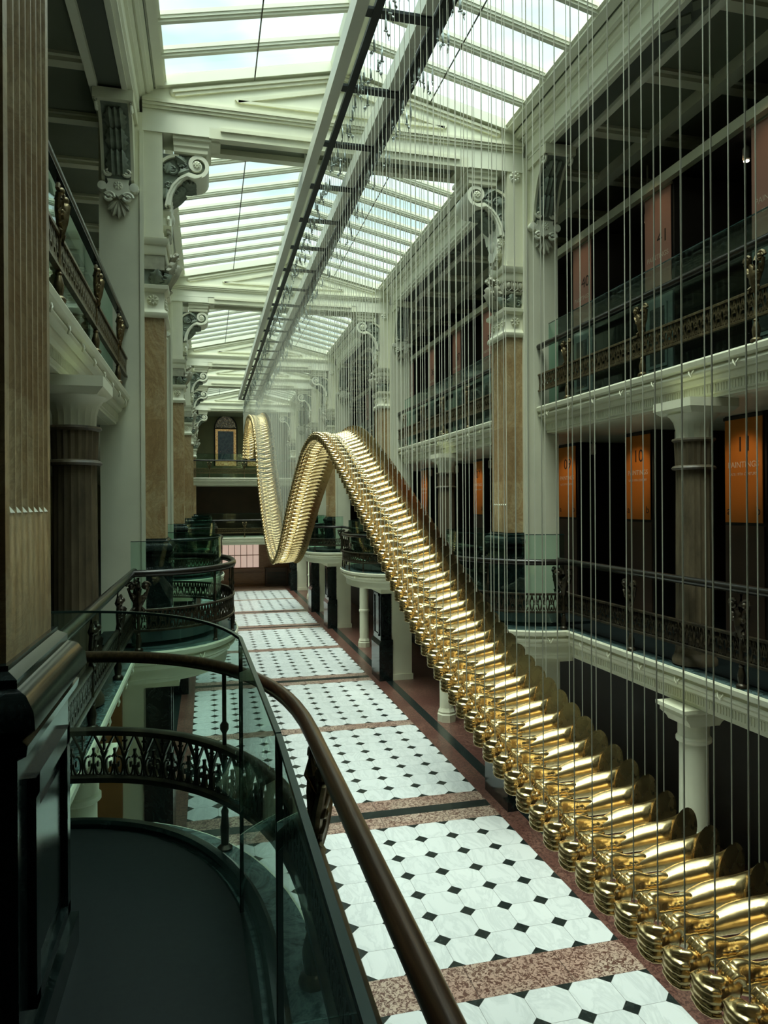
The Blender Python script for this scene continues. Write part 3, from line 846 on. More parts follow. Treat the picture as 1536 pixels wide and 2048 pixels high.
# ------------------------------------------------------------------ railings
STROKES = [[(0, 0), (.5, 1)], [(.5, 1), (1, 0)], [(0, 1), (.25, .5)], [(1, 1), (.75, .5)],
           [(.33 + .15 * cos(radians(a)), .26 + .2 * sin(radians(a))) for a in range(60, 361, 50)],
           [(.67 - .15 * cos(radians(a)), .26 + .2 * sin(radians(a))) for a in range(60, 361, 50)],
           [(.5, .42), (.5, .72)], [(.42, .60), (.58, .60)], [(.0, .70), (.0, .95)], [(-.08, .82), (.08, .82)]]
def lattice(q, pos, total, z0, z1, pitch, depth=.012, wid=.10, strokes=STROKES):
    n = max(1, round(total / pitch)); pw = total / n; H_ = z1 - z0; wv = wid * pw
    for k in range(n):
        for st in strokes:
            pts = [((k + u) * pw, z0 + v * H_) for u, v in st]
            rings = []
            for i, p in enumerate(pts):
                a = Vector(pts[max(i - 1, 0)]); b = Vector(pts[min(i + 1, len(pts) - 1)]); d = (b - a).normalized(); nv = Vector((-d.y, d.x)) * wv / 2
                ring = []
                for sx, dd in ((1, -1), (-1, -1), (-1, 1), (1, 1)):
                    sv = min(max(p[0] + nv.x * sx, 0), total); zz = min(max(p[1] + nv.y * sx, z0), z1)
                    pp, nrm = pos(sv); ring.append((pp.x + nrm.x * depth * dd / 2, pp.y + nrm.y * depth * dd / 2, zz))
                rings.append(ring)
            q.loft(rings)
def path_pos(path, side=1):
    P = [Vector(p) for p in path]; cum = [0]
    for i in range(len(P) - 1): cum.append(cum[-1] + (P[i + 1] - P[i]).length)
    nr = []
    for i in range(len(P)):
        d = (P[min(i + 1, len(P) - 1)] - P[max(i - 1, 0)]).normalized(); nr.append(Vector((d.y, -d.x)) * side)
    def pos(sv):
        sv = min(max(sv, 0), cum[-1])
        lo = 0
        while lo < len(P) - 2 and cum[lo + 1] < sv: lo += 1
        t = (sv - cum[lo]) / max(1e-9, cum[lo + 1] - cum[lo])
        return P[lo].lerp(P[lo + 1], t), nr[lo].lerp(nr[lo + 1], t).normalized()
    return pos, cum[-1]
def scroll_post_mesh():
    # ornamental post, local origin at its foot, 0.93 high; faces -x
    q = MB()
    q.lathe([(.05, 0), (.055, .02), (.05, .035), (.03, .05), (.036, .09), (.04, .13), (.03, .17), (.022, .20), (.028, .215), (.02, .23), (.018, .47), (.026, .49), (.016, .52)], seg=10)
    for sg in (-1, 1):
        q.tube([(0, 0, .5), (-.01, sg * .035, .58), (-.01, sg * .085, .68), (-.02, sg * .12, .78)], [.018, .02, .02, .016], 7)
        q.tube([(p[0], p[1], p[2]) for p in spiral((-.02, sg * .085, .80), .055, .012, 1.4, 14, ax='x', a0=0 if sg > 0 else pi, sg=sg)], .016, 6)
        q.ball((-.035, sg * .085, .80), .03, 8, 5); q.ball((-.03, sg * .06, .66), .026, 8, 5)
        q.tube([(0, sg * .02, .56), (-.03, sg * .06, .52), (-.02, sg * .05, .44)], [.012, .016, .006], 6)
        leaf(q, (-.01, sg * .03, .60), (-.02, sg * .10, .74), .022, (-1, 0, .2), 3)
    leaf(q, (-.01, 0, .48), (-.03, 0, .76), .035, (-1, 0, 0), 4)
    q.tube([(0, 0, .50), (-.03, 0, .62), (0, 0, .78), (0, 0, .90)], [.025, .035, .03, .015], 8)
    q.ball((-.03, 0, .60), .03, 8, 6)
    return q
def slim_post_mesh():
    q = MB(); q.lathe([(.035, 0), (.04, .015), (.02, .03), (.024, .12), (.017, .18), (.02, .2), (.011, .22), (.011, .6), (.022, .62), (.022, .645), (.011, .66), (.011, .92)], seg=10)
    return q
POSTSRC = {}
def post(kind, parent, x, y, z, rz, mt):
    k = (kind, mt.name)
    if k not in POSTSRC:
        o = (scroll_post_mesh() if kind == 'scroll' else slim_post_mesh()).build('post', mt, parent); POSTSRC[k] = o
    else:
        o = POSTSRC[k].copy(); COL.objects.link(o); o.parent = parent
    o.location = (x, y, z); o.rotation_euler = (0, 0, rz); return o
HRP = [(-.038, -.02), (-.042, 0), (-.038, .018), (-.026, .034), (-.01, .042), (.01, .042), (.026, .034), (.038, .018), (.042, 0), (.038, -.02), (.03, -.028), (.03, -.04), (-.03, -.04), (-.03, -.028)]
def railing_parts(root, path, side, z, posts, dark=True, glass=True, pitch=.115, wid=.13, hrail=None, gl_off=-.17):
    pos, tot = path_pos(path, side)
    top = z + .95
    q = MB(); q.sweep(path, [(o, top + h) for o, h in HRP], closed_prof=True, side=side)
    q.build('handrail', hrail or HRAILD, root)
    q = MB()
    for zz in (z + .25, z + .50): q.sweep(path, [(-.022, zz - .012), (.022, zz - .012), (.022, zz + .012), (.012, zz + .018), (-.012, zz + .018), (-.022, zz + .012)], closed_prof=True, side=side)
    q.build('lattice_bar', BRONZE if not dark else DBRONZE, root)
    q = MB(); lattice(q, pos, tot, z + .26, z + .49, pitch, .012, wid)
    q.build('lattice', BRONZE if not dark else DBRONZE, root, smooth=0, fix=False)
    for sv, kind in posts:
        p, nrm = pos(sv * tot)
        post(kind, root, p.x, p.y, z, atan2(-nrm.y, -nrm.x), BRONZE if not dark else DBRONZE)
    if glass:
        q = MB(); q.sweep(path, [(gl_off, z + .03), (gl_off - .012, z + .03), (gl_off - .012, z + 1.33), (gl_off, z + 1.33)], closed_prof=True, side=side)
        q.build('glass_screen', RAILGLASS, root)
        q = MB(); q.sweep(path, [(gl_off, z + 1.325), (gl_off - .012, z + 1.325), (gl_off - .012, z + 1.334), (gl_off, z + 1.334)], closed_prof=True, side=side)
        q.build('glass_edge', GLASSEDGE, root)
for lev, z in ((1, Z1), (2, Z2)):
    for i, (y0, y1) in enumerate(BAYS):
        for s, nm in SIDES:
            y0_, y1_ = (y0 + .95, y1 - .95) if lev == 1 else (y0, y1)
            if lev == 1 and i == 0 and s < 0: y0_ = 4.32
            L = (y1_ - y0_) / 2; gx = GX - .02 if lev == 1 else GX + .16
            key = ('rail', lev, round(L, 2))
            lab = 'bronze lattice railing of the %s gallery, %s, %s' % ('lower' if lev == 1 else 'upper', BAYW[i], SW[s])
            if key in FIRST: r = copy_tree(FIRST[key])
            else:
                r = thing('gallery_railing', lab, 'railing'); FIRST[key] = r
                n = max(2, round(2 * L / 1.65)); ps = [((k + .5) / n, 'scroll') for k in range(n)]
                if lev == 1: ps = [(k / n, 'scroll') for k in range(n + 1)]
                railing_parts(r, [(gx, -L), (gx, L)], -1, z, ps, dark=(lev == 1), glass=(lev == 2))
            r.location = (CX, (y0_ + y1_) / 2, 0); r.rotation_euler = (0, 0, rot(s)); tag(r, lab, 'railing', 'gallery railings')
for lev, z in ((1, Z1), (2, Z2)):
    r = thing('gallery_railing', 'bronze lattice railing of the %s gallery across the end wall' % ('lower' if lev == 1 else 'upper'), 'railing', (CX, 40.42, 0), 0, 'gallery railings')
    railing_parts(r, [(-2.85, 0), (2.85, 0)], 1, z, [(.5, 'scroll'), (.17, 'scroll'), (.83, 'scroll')], dark=False)

# ------------------------------------------------------------------ balconies round the pilasters
BA, BB, BN = 1.28, 1.68, 2.3
def bal_path(a, b, n=28, x0=GX):
    pts = []
    for k in range(n + 1):
        t = -pi / 2 + pi * k / n
        c, s_ = max(0, cos(t)), sin(t)
        pts.append((x0 - a * c ** (2 / BN), b * math.copysign(abs(s_) ** (2 / BN), s_)))
    return pts
def balcony_proto():
    root = thing('balcony', 'x', 'balcony')
    path = bal_path(BA + .06, BB + .06)
    cornice_parts(root, path, -1, Z1, dent=False)
    q = MB(); pin = bal_path(BA - .1, BB - .1)
    poly = pin + [(GX + .35, BB - .1), (GX + .35, -BB + .1)]
    q.prism(poly, 'z', Z1 - .42, Z1 - .025); q.build('slab', CREAM, root, smooth=0)
    q = MB(); q.prism([(x + .12, y * .9) for x, y in poly], 'z', Z1 - .025, Z1 + .06); q.build('deck', DECK, root, smooth=0)
    q = MB(); q.box(GX - .55, GX + .3, -1.2, 1.2, Z1 - .56, Z1 - .42); q.build('support_beam', CREAM, root, smooth=0)
    return root
def balrail_proto():
    root = thing('balcony_railing', 'x', 'railing')
    path = bal_path(BA, BB)
    railing_parts(root, path, -1, Z1, [(.02, 'scroll'), (.98, 'scroll'), (.25, 'slim'), (.40, 'slim'), (.6, 'slim'), (.75, 'slim'), (.5, 'slim')], dark=True, pitch=.11)
    return root
BAL, BALR = balcony_proto(), balrail_proto()
for i in range(1, 5):
    for s, nm in SIDES:
        o = place(BAL, s, PIER_Y[i]); tag(o, 'rounded cream balcony round the pilaster %s, %s' % (PIERW[i], SW[s]), 'balcony', 'rounded balconies')
        o = place(BALR, s, PIER_Y[i]); tag(o, 'curved bronze railing on the balcony %s, %s' % (PIERW[i], SW[s]), 'railing', 'curved balcony railings')

# the balcony the photographer stands on
def near_path(a, b, off_y=2.6, ymin=-2.5, x0=-.91):
    pts = []
    n = 18
    for k in range(n + 1):
        t = pi / 2 * (1 - k / n)
        pts.append((x0 + a * max(0, cos(t)) ** (2 / BN), off_y + b * max(0, sin(t)) ** (2 / BN)))
    y = off_y - .3
    while y > ymin: pts.append((x0 + a, y)); y -= .4
    return pts
NB = thing('balcony', 'dark floored balcony with curved kerb under the viewer', 'balcony', (0, 1, 0), 0, 'rounded balconies')
NP = near_path(BA + .06, BB + .06)
NPl = [(x, y - 1) for x, y in NP]
cornice_parts(NB, NPl, -1, Z1, dent=False)
q = MB(); poly = [(x, y - 1) for x, y in near_path(BA - .1, BB - .1)] + [(-1.3, -3.5), (-1.3, 3.2)]
q.prism(poly, 'z', Z1 - .42, Z1 + .05); q.build('slab', LEDGE, NB, smooth=0)
q = MB(); poly = [(x, y - 1) for x, y in near_path(BA - .20, BB - .20)] + [(-1.3, -3.5), (-1.3, 3.0)]
q.prism(poly, 'z', Z1 + .05, Z1 + .07); q.build('deck', DECK, NB, smooth=0)
q = MB(); pk = [(x, y - 1) for x, y in near_path(BA - .13, BB - .13)]
q.sweep(pk, [(-.05, Z1 + .05), (-.05, Z1 + .085), (-.035, Z1 + .10), (.0, Z1 + .10), (.02, Z1 + .085), (.02, Z1 + .05)], closed_prof=True, side=-1); q.build('kerb', BLACKM, NB)
q = MB()
q.box(-1.2, .08, .55, .556, Z1 + .07, Z1 + .0712); q.box(-1.2, .08, 1.35, 1.356, Z1 + .07, Z1 + .0712)
q.build('floor_seam', LEDGE, NB, smooth=0)
NR = thing('balcony_railing', 'brown bronze railing with pierced lattice curving past the viewer', 'railing', (0, 1, 0), 0, 'curved balcony railings')
pth = [(x, y - 1) for x, y in near_path(BA, BB)]
S2 = [[(-.04, .46), (.5, 1.0)], [(.5, 1.0), (1.04, .46)], [(0, .42), (.14, .60)], [(1, .42), (.86, .60)],
      [(.25 + .17 * cos(radians(a)), .26 + .21 * sin(radians(a))) for a in range(70, 371, 25)],
      [(.75 - .17 * cos(radians(a)), .26 + .21 * sin(radians(a))) for a in range(70, 371, 25)],
      [(.5, .0), (.5, .66)], [(.38, .46), (.5, .56), (.62, .46)], [(.44, .64), (.56, .64)], [(0, .62), (0, 1)], [(-.11, .84), (.11, .84)], [(0, 0), (0, .42)], [(0, .02), (1, .02)], [(0, .98), (1, .98)], [(.30, .24), (.30, .36)], [(.70, .24), (.70, .36)]]
pos, tot = path_pos(pth, -1)
q = MB(); q.sweep(pth, [(o * .66, Z1 + .935 + h * .72) for o, h in HRP], closed_prof=True, side=-1); q.build('handrail', HRAIL, NR)
q = MB()
for zz in (Z1 + .26, Z1 + .52): q.sweep(pth, [(-.03, zz - .015), (.03, zz - .015), (.03, zz + .012), (.015, zz + .022), (-.015, zz + .022), (-.03, zz + .012)], closed_prof=True, side=-1)
q.build('lattice_bar', DBRONZE, NR)
q = MB(); lattice(q, pos, tot, Z1 + .27, Z1 + .51, .118, .016, .085, S2); q.build('lattice', DBRONZE, NR, smooth=0, fix=False)
for sv, kind in ((.155, 'slim'), (.315, 'scroll'), (.62, 'slim'), (.85, 'scroll')):
    p, nrm = pos(sv * tot); o = post(kind, NR, p.x, p.y, Z1, atan2(-nrm.y, -nrm.x), DBRONZE if kind == 'slim' else BRONZE)
# free-standing glass screen inside the railing
GS = thing('glass_screen', 'green tinted glass screen standing inside the brown railing', 'glass screen', (0, 1, Z1 + .07), 0)
gp = [(x, y - 1) for x, y in near_path(BA - .205, BB - .20)]
cut = next(i for i, p in enumerate(gp) if p[1] < 2.12)
runs = [gp[0:cut + 1], [gp[cut], (gp[-1][0], .75)], [(gp[-1][0], .74), (gp[-1][0], -1.6)]]
for rn in runs:
    q = MB(); q.sweep(rn, [(-.007, 0), (.007, 0), (.007, 1.14), (-.007, 1.14)], closed_prof=True, side=-1); pn = q.build('pane', RAILGLASS, GS)
    q = MB(); q.sweep(rn, [(-.007, 1.138), (.007, 1.138), (.007, 1.15), (-.007, 1.15)], closed_prof=True, side=-1)
    for e in (rn[0], rn[-1]): q.box(e[0] - .008, e[0] + .008, e[1] - .005, e[1] + .005, 0, 1.145)
    q.build('edge', GLASSEDGE, pn)

# ------------------------------------------------------------------ columns
def col_proto(level):
    root = thing('column', 'x', 'column')
    if level == 2:
        H_ = Z2 - .42 - (Z1 + .02)
        q = MB(); prof = [(.20, .12), (.195, .2)] + [(.195 - .012 * k / 8, .22 + k * (H_ - .95) / 8) for k in range(9)]
        q.lathe(prof, (GX + .22, 0, 0), 40, flute=(.2, H_, .06)); q.build('shaft', STONE, root)
        q = MB(); q.lathe([(.235, 0), (.235, .05), (.215, .08), (.2, .13)], (GX + .22, 0, 0), 24); q.build('base', STONE, root)
        q = MB(); z = H_ - .75
        q.lathe([(.215, z), (.23, z + .02), (.215, z + .04), (.19, z + .05), (.20, z + .30), (.225, z + .32), (.22, z + .34)], (GX + .22, 0, 0), 40, flute=(z + .045, z + .31, .07)); q.build('neck', STONE, root)
        q = MB(); q.lathe([(.18, z + .34), (.185, z + .44), (.205, z + .52), (.245, z + .58), (.27, z + .60)], (GX + .22, 0, 0), 40, flute=(z + .33, z + .55, .06))
        x0, x1 = GX + .24 - .27, GX + .24 + .27
        rings = []
        for o, zz in ((-.03, z + .60), (.0, z + .63), (.03, z + .66), (.03, z + .75)): rings.append([(x0 - o, -.29 - o, zz), (x1 + o, -.29 - o, zz), (x1 + o, .29 + o, zz), (x0 - o, .29 + o, zz)])
        q.loft(rings); q.build('capital', CREAM, root)
    else:
        H_ = Z1 - .42; c = (GX + .2, 0, 0)
        q = MB(); q.lathe([(.165, .2), (.155, .3), (.155, 1.18), (.175, 1.20), (.175, 1.25), (.155, 1.27), (.15, H_ - .42)], c, 20); q.build('shaft', CREAM, root)
        q = MB(); q.lathe([(.215, 0), (.215, .16), (.195, .18), (.2, .22), (.175, .26), (.165, .3)], c, 8); q.build('base', CREAM, root)
        q = MB(); q.lathe([(.16, H_ - .42), (.185, H_ - .40), (.185, H_ - .36), (.165, H_ - .34), (.165, H_ - .2)], c, 20)
        x0, x1 = c[0] - .2, c[0] + .2; rings = []
        for o, zz in ((-.02, H_ - .2), (.0, H_ - .16), (.06, H_ - .1), (.06, H_ - .06), (.1, H_ - .04), (.1, H_)): rings.append([(x0 - o, -.2 - o * .5, zz), (x1 + o, -.2 - o * .5, zz), (x1 + o, .2 + o * .5, zz), (x0 - o, .2 + o * .5, zz)])
        q.loft(rings); q.build('capital', CREAM, root)
    return root
COLP = {1: col_proto(1), 2: col_proto(2)}
for i, (y0, y1) in enumerate(BAYS):
    if i == 3: continue
    for s, nm in SIDES:
        y = {0: 6.8, 1: 15.15, 2: 23.75, 4: 36.6}[i]
        o = place(COLP[1], s, y); tag(o, 'slim cream ground floor column under the gallery, %s, %s' % (SW[s], BAYW[i]), 'column', 'cream ground floor columns')
        o = place(COLP[2], s, y, Z1 + .02); tag(o, 'fluted brown stone column with flared cream capital %s, %s' % (SW[s], BAYW[i]), 'column', 'fluted gallery columns')

# ------------------------------------------------------------------ hanging frame
HF = thing('hanging_frame', 'long steel ladder frame carrying the cables under the roof', 'frame', (0, 20, 9.55))
ya, yb = -17.5, 12.9
q = MB(); q.box(1.40, 1.52, ya, yb, 0, .2); q.build('side_rail', ALU, HF, smooth=0)
q = MB(); q.box(2.05, 2.17, ya, yb, .02, .22); q.build('side_rail', ALU, HF, smooth=0)
q = MB(); q.box(2.18, 2.32, ya, yb, -.01, .04); q.build('cable_rail', BLACKMET, HF, smooth=0)
q = MB(); q.box(1.58, 1.66, ya, yb, -.01, .04); q.build('cable_rail', BLACKMET, HF, smooth=0)
q = MB(); q.box(1.52, 2.25, -.06, .06, .0, .03); cb = q.build('cross_bar', BLACKMET, HF, smooth=0)
cb.location = (0, 6.75 - 20 - 3.9, 0)
k = 1
while 6.75 - 3.9 + 1.3 * k < 32.8:
    c = cb.copy(); COL.objects.link(c); c.parent = HF; c.location = (0, 6.75 - 3.9 + 1.3 * k - 20, 0); k += 1
q = MB()
for y in PIER_Y[1:5]:
    for x in (1.46, 2.11): q.box(x - .012, x + .012, y - 20 - .12, y - 20 - .10, .2, .58)
q.build('hanger', ALU, HF, smooth=0)

# ------------------------------------------------------------------ gilded castings
KN = [(1.3, 3.26), (1.9, 3.22), (2.4, 3.19), (3.0, 3.21), (3.77, 3.33), (4.39, 3.48), (5.05, 3.67), (5.93, 4.0), (6.97, 4.46), (8.11, 4.95), (9.04, 5.34), (10.25, 5.78), (11.3, 5.93), (12.45, 5.80), (13.2, 5.56), (14.0, 5.25), (15.04, 4.78), (15.9, 4.32), (17.0, 3.80), (18.2, 3.45), (19.0, 3.43), (20.5, 3.76), (21.9, 4.38), (22.9, 5.0), (23.9, 5.73), (25.0, 6.85), (26.0, 7.62), (27.2, 8.06), (29.0, 8.40), (30.6, 8.44), (32.0, 8.2), (33.0, 7.8), (34.1, 6.95)]
def wave(y):
    n = len(KN); i = 0
    while i < n - 2 and KN[i + 1][0] < y: i += 1
    x0, z0 = KN[i]; x1, z1 = KN[i + 1]
    def sl(j):
        if j <= 0 or j >= n - 1: a = min(max(j, 1), n - 1); return (KN[a][1] - KN[a - 1][1]) / (KN[a][0] - KN[a - 1][0])
        return (KN[j + 1][1] - KN[j - 1][1]) / (KN[j + 1][0] - KN[j - 1][0])
    h = x1 - x0; t = (y - x0) / h
    return (2 * t ** 3 - 3 * t ** 2 + 1) * z0 + (t ** 3 - 2 * t ** 2 + t) * h * sl(i) + (-2 * t ** 3 + 3 * t ** 2) * z1 + (t ** 3 - t ** 2) * h * sl(i + 1)

def remeshed(q, voxel, smooth_it=6, lump=0.0):
    o = q.build('tmp', GOLD)
    md = o.modifiers.new('r', 'REMESH'); md.mode = 'VOXEL'; md.voxel_size = voxel
    ms = o.modifiers.new('s', 'SMOOTH'); ms.factor = .5; ms.iterations = smooth_it
    dg = bpy.context.evaluated_depsgraph_get()
    me = bpy.data.meshes.new_from_object(o.evaluated_get(dg))
    bpy.data.objects.remove(o)
    from mathutils import noise as mn
    for v in me.vertices:
        if lump:
            p = v.co; d = mn.noise(Vector((p.x * 16, p.y * 30, p.z * 26))) * lump + mn.noise(p * 60) * lump * .4
            v.co = p + v.normal * d
    me.polygons.foreach_set('use_smooth', [True] * len(me.polygons))
    me.update()
    return me
# piece space: x from 0 (knuckles) to .80, y depth (-y towards the viewer), z up; top of the knuckles at z=0
def gold_protos():
    q = MB()
    # a clenched fist: rounded lump, curled fingers wrapped round its end, thumb laid over the top
    q.ball((.048, 0, -.064), .06, 20, 14, sc=(.74, 1.0, 1.07))
    for k in range(4):
        z = -.030 - .026 * k; r = (.0115, .0122, .012, .0105)[k]
        q.tube([(.055, .054, z), (.022, .045, z), (.0125, .012, z), (.0125, -.02, z - .001), (.024, -.046, z - .002), (.055, -.056, z - .003)], [r, r, r, r, r, r * .8], 8)
    q.tube([(.085, -.03, -.018), (.062, -.042, -.006), (.036, -.028, -.002), (.022, -.006, -.010)], [.020, .020, .017, .012], 8)
    # the second fist close behind it
    q.ball((.134, .004, -.052), .048, 18, 12, sc=(.70, 1.05, 1.05))
    for k in range(4):
        y = -.036 + .024 * k; q.tube([(.112, y, -.018), (.132, y - .002, -.001), (.154, y - .004, -.012), (.160, y - .004, -.038)], [.010, .0125, .012, .008], 7)
    q.tube([(.06, .0, -.06), (.10, .0, -.06), (.14, .0, -.06)], [.046, .036, .04], 12)
    # forearms under a draped sleeve: tall, thin, wavy along its upper edge
    rings = []; N = 16; S_ = 18
    for i in range(N + 1):
        t = i / N; x = .145 + .21 * t
        top = .012 + .007 * sin(t * 8.5) - .032 * t * t; bot = -.082 + .004 * sin(t * 8 + 1); hz = (top - bot) / 2; cz = (top + bot) / 2
        th = .019 + .004 * sin(t * 7)
        if i == 0: hz *= .7; th *= .8
        rings.append([(x, .012 + th * math.copysign(abs(cos(2 * pi * j / S_)) ** .6, cos(2 * pi * j / S_)), cz + hz * math.copysign(abs(sin(2 * pi * j / S_)) ** .6, sin(2 * pi * j / S_))) for j in range(S_)])
    q.loft(rings)
    q.tube([(.15, -.005, -.070), (.20, -.014, -.078), (.26, -.016, -.082), (.32, -.006, -.080)], [.016, .017, .018, .012], 10)
    for k in range(4):
        x = .185 + .03 * k; q.tube([(x, .0, -.022 - .004 * k), (x + .018, -.008, -.04), (x + .05, -.004, -.052)], [.003, .0055, .003], 6)
    body = remeshed(q, .0048, 6, .0012)
    # flared end: rises from a tip, widens and turns its cut face towards the viewer
    q = MB(); rings = []; N = 34; S_ = 32; LEN_ = .375
    px, py = .262, .018
    def rad(t):
        pts = [(0, .006), (.03, .019), (.08, .028), (.2, .042), (.4, .055), (.6, .060), (.74, .062), (.86, .074), (.94, .092), (1, .112)]
        for (t0, r0), (t1, r1) in zip(pts, pts[1:]):
            if t <= t1: return r0 + (r1 - r0) * (t - t0) / (t1 - t0)
        return pts[-1][1]
    for i in range(N + 1):
        t = (i / N); t = t * .9 + .1 * t * t if i > 2 else t
        t = min(1, t)
        ph = radians(34 * max(0, (t - .25) / .75)); pr = ph + radians(34 * max(0, (t - .45) / .55) ** 1.3)
        if i:
            px += (t - tp) * LEN_ * cos(ph); py -= (t - tp) * LEN_ * sin(ph)
        tp = t
        cz = -.074 + .082 * t ** .95; r = rad(t); r2 = rad(max(0, t - .02)) * .5 + r * .5
        rings.append([(px + sin(pr) * r2 * cos(2 * pi * j / S_), py + cos(pr) * r2 * cos(2 * pi * j / S_), cz + r2 * (1.04 - .06 * sin(pi * t)) * sin(2 * pi * j / S_)) for j in range(S_)])
    q.loft(rings, cap1=False)
    flare = rings[-1]
    q2 = MB(); q2.add(flare + [tuple(sum(p[k] for p in flare) / S_ for k in range(3))], [(j, (j + 1) % S_, S_) for j in range(S_)])
    return body, q, q2, flare
BODY, FLQ, PLQ, RIM = gold_protos()
# a casting lies along X with its flare on the banner side
TOPZ = max(p[2] for p in RIM); RIMX = [p for p in RIM if p[2] == TOPZ][0]
wq = MB(); wq.lathe([(.003, 0), (.003, 1)], seg=6)
tb = MB(); tb.lathe([(.004, -.16), (.012, -.15), (.012, -.06), (.004, -.05), (.004, .0)], seg=6); tb.ball((.03, .01, -.19), .018, 8, 5, sc=(1, .4, 1)); tb.tube([(0, 0, -.16), (.02, .0, -.20), (.035, .02, -.24), (.03, .02, -.19)], .004, 5)
tb.box(-.02, .02, -.008, .008, -.17, -.16)
GC = thing('gilded_casting', 'x', 'sculpture')
b0 = bpy.data.objects.new('clasped_body', BODY); COL.objects.link(b0); b0.parent = GC
fl0 = FLQ.build('flared_end', GOLD, GC, smooth=60); pl0 = PLQ.build('cut_face', GOLD, GC, smooth=0)
wi = wq.build('cable', WIRE, GC); wi2 = wi.copy(); COL.objects.link(wi2); wi2.parent = GC
tbo = tb.build('turnbuckle', CHROME, GC); tbo2 = tbo.copy(); COL.objects.link(tbo2); tbo2.parent = GC
def set_piece(o, y, n):
    z = wave(y); o.location = (1.595, y, z)
    ch = o.children
    ws = [c for c in ch if c.name.startswith('cable')]; ts = [c for c in ch if c.name.startswith('turnbuckle')]
    for c, (x, yy, zz) in zip(ws, ((.075, 0, -.006), (RIMX[0], RIMX[1], RIMX[2] - .003))):
        c.location = (x, yy, zz); c.scale = (1, 1, 9.56 - z - zz)
    for c, x, yy in zip(ts, (.075, RIMX[0]), (0, RIMX[1])):
        c.location = (x, yy, 9.56 - z - random.choice((.0, .05, .11, .2, .3, .38))); c.rotation_euler = (0, 0, random.random() * 6)
pieces = []
y = 1.62; n = 0
while y < 34.0:
    n += 1
    o = GC if n == 1 else copy_tree(GC)
    set_piece(o, y, n)
    seg = 'on the low near stretch' if y < 5 else 'on the near rise' if y < 9.5 else 'on the middle crest' if y < 13 else 'on the run down behind the crest' if y < 17 else 'in the trough' if y < 20.5 else 'on the far rise' if y < 26.5 else 'on the far crest' if y < 32 else 'at the far tail'
    tag(o, 'gilded casting hung %s, %s from the near end' % (seg, nth(n)), 'sculpture', 'gilded castings hung in a wave')
    y += .16
NPIECES = n

# ------------------------------------------------------------------ banners and display cases (banner side)
def text_mesh(s, size, name, mt, parent, loc, align='CENTER'):
    cu = bpy.data.curves.new('t', 'FONT'); cu.body = s; cu.size = size; cu.align_x = align; cu.extrude = .001
    o = bpy.data.objects.new('t', cu); COL.objects.link(o)
    dg = bpy.context.evaluated_depsgraph_get(); dg.update()
    me = bpy.data.meshes.new_from_object(o.evaluated_get(dg)); bpy.data.objects.remove(o)
    me.materials.clear(); me.materials.append(mt)
    t = bpy.data.objects.new(name, me); COL.objects.link(t); t.parent = parent; t.location = loc
    t.rotation_euler = (pi / 2, 0, -pi / 2)
    return t
def banner(x, y, z0, z1, num, sub, cloth, lower, label):
    r = thing('banner', label, 'banner', (x, y, z0), 0, 'numbered banners'); h = z1 - z0; wd = .32
    q = MB(); q.box(-.012, .0, -wd, wd, 0, h); q.build('cloth', cloth, r, smooth=0)
    q = MB(); q.box(-.02, .01, -wd - .02, wd + .02, h - .01, h + .03); q.build('top_batten', CREAM if not lower else DARK, r, smooth=0)
    if lower:
        text_mesh(num, .27, 'number', INK, r, (-.014, -.02, h - .42)); text_mesh('PAINTINGS', .105, 'title', PALEINK, r, (-.014, 0, h - .62)); text_mesh(sub, .05, 'subtitle', PALEINK, r, (-.014, 0, h - .72))
        text_mesh('a', .15, 'shelf_letter', INK, r, (-.014, .25, .10)); text_mesh('b', .15, 'shelf_letter', INK, r, (-.014, -.25, .10))
    else:
        text_mesh(num, .27, 'number', INK, r, (-.014, -.12, h * .48)); text_mesh('PAINTINGS', .105, 'title', PALEINK, r, (-.014, 0, h * .34)); text_mesh(sub, .06, 'subtitle', PALEINK, r, (-.014, 0, h * .26))
    return r
def slotted(q, x, y0, y1, z0, z1):
    n = max(2, int((z1 - z0) / .07))
    for k in range(n):
        z = z0 + (k + .3) * (z1 - z0) / n
        m_ = max(1, int((y1 - y0) / .16))
        for j in range(m_):
            a = y0 + (j + .15) * (y1 - y0) / m_; q.box(x - .006, x, a, a + (y1 - y0) / m_ * .7, z, z + .022, 1)
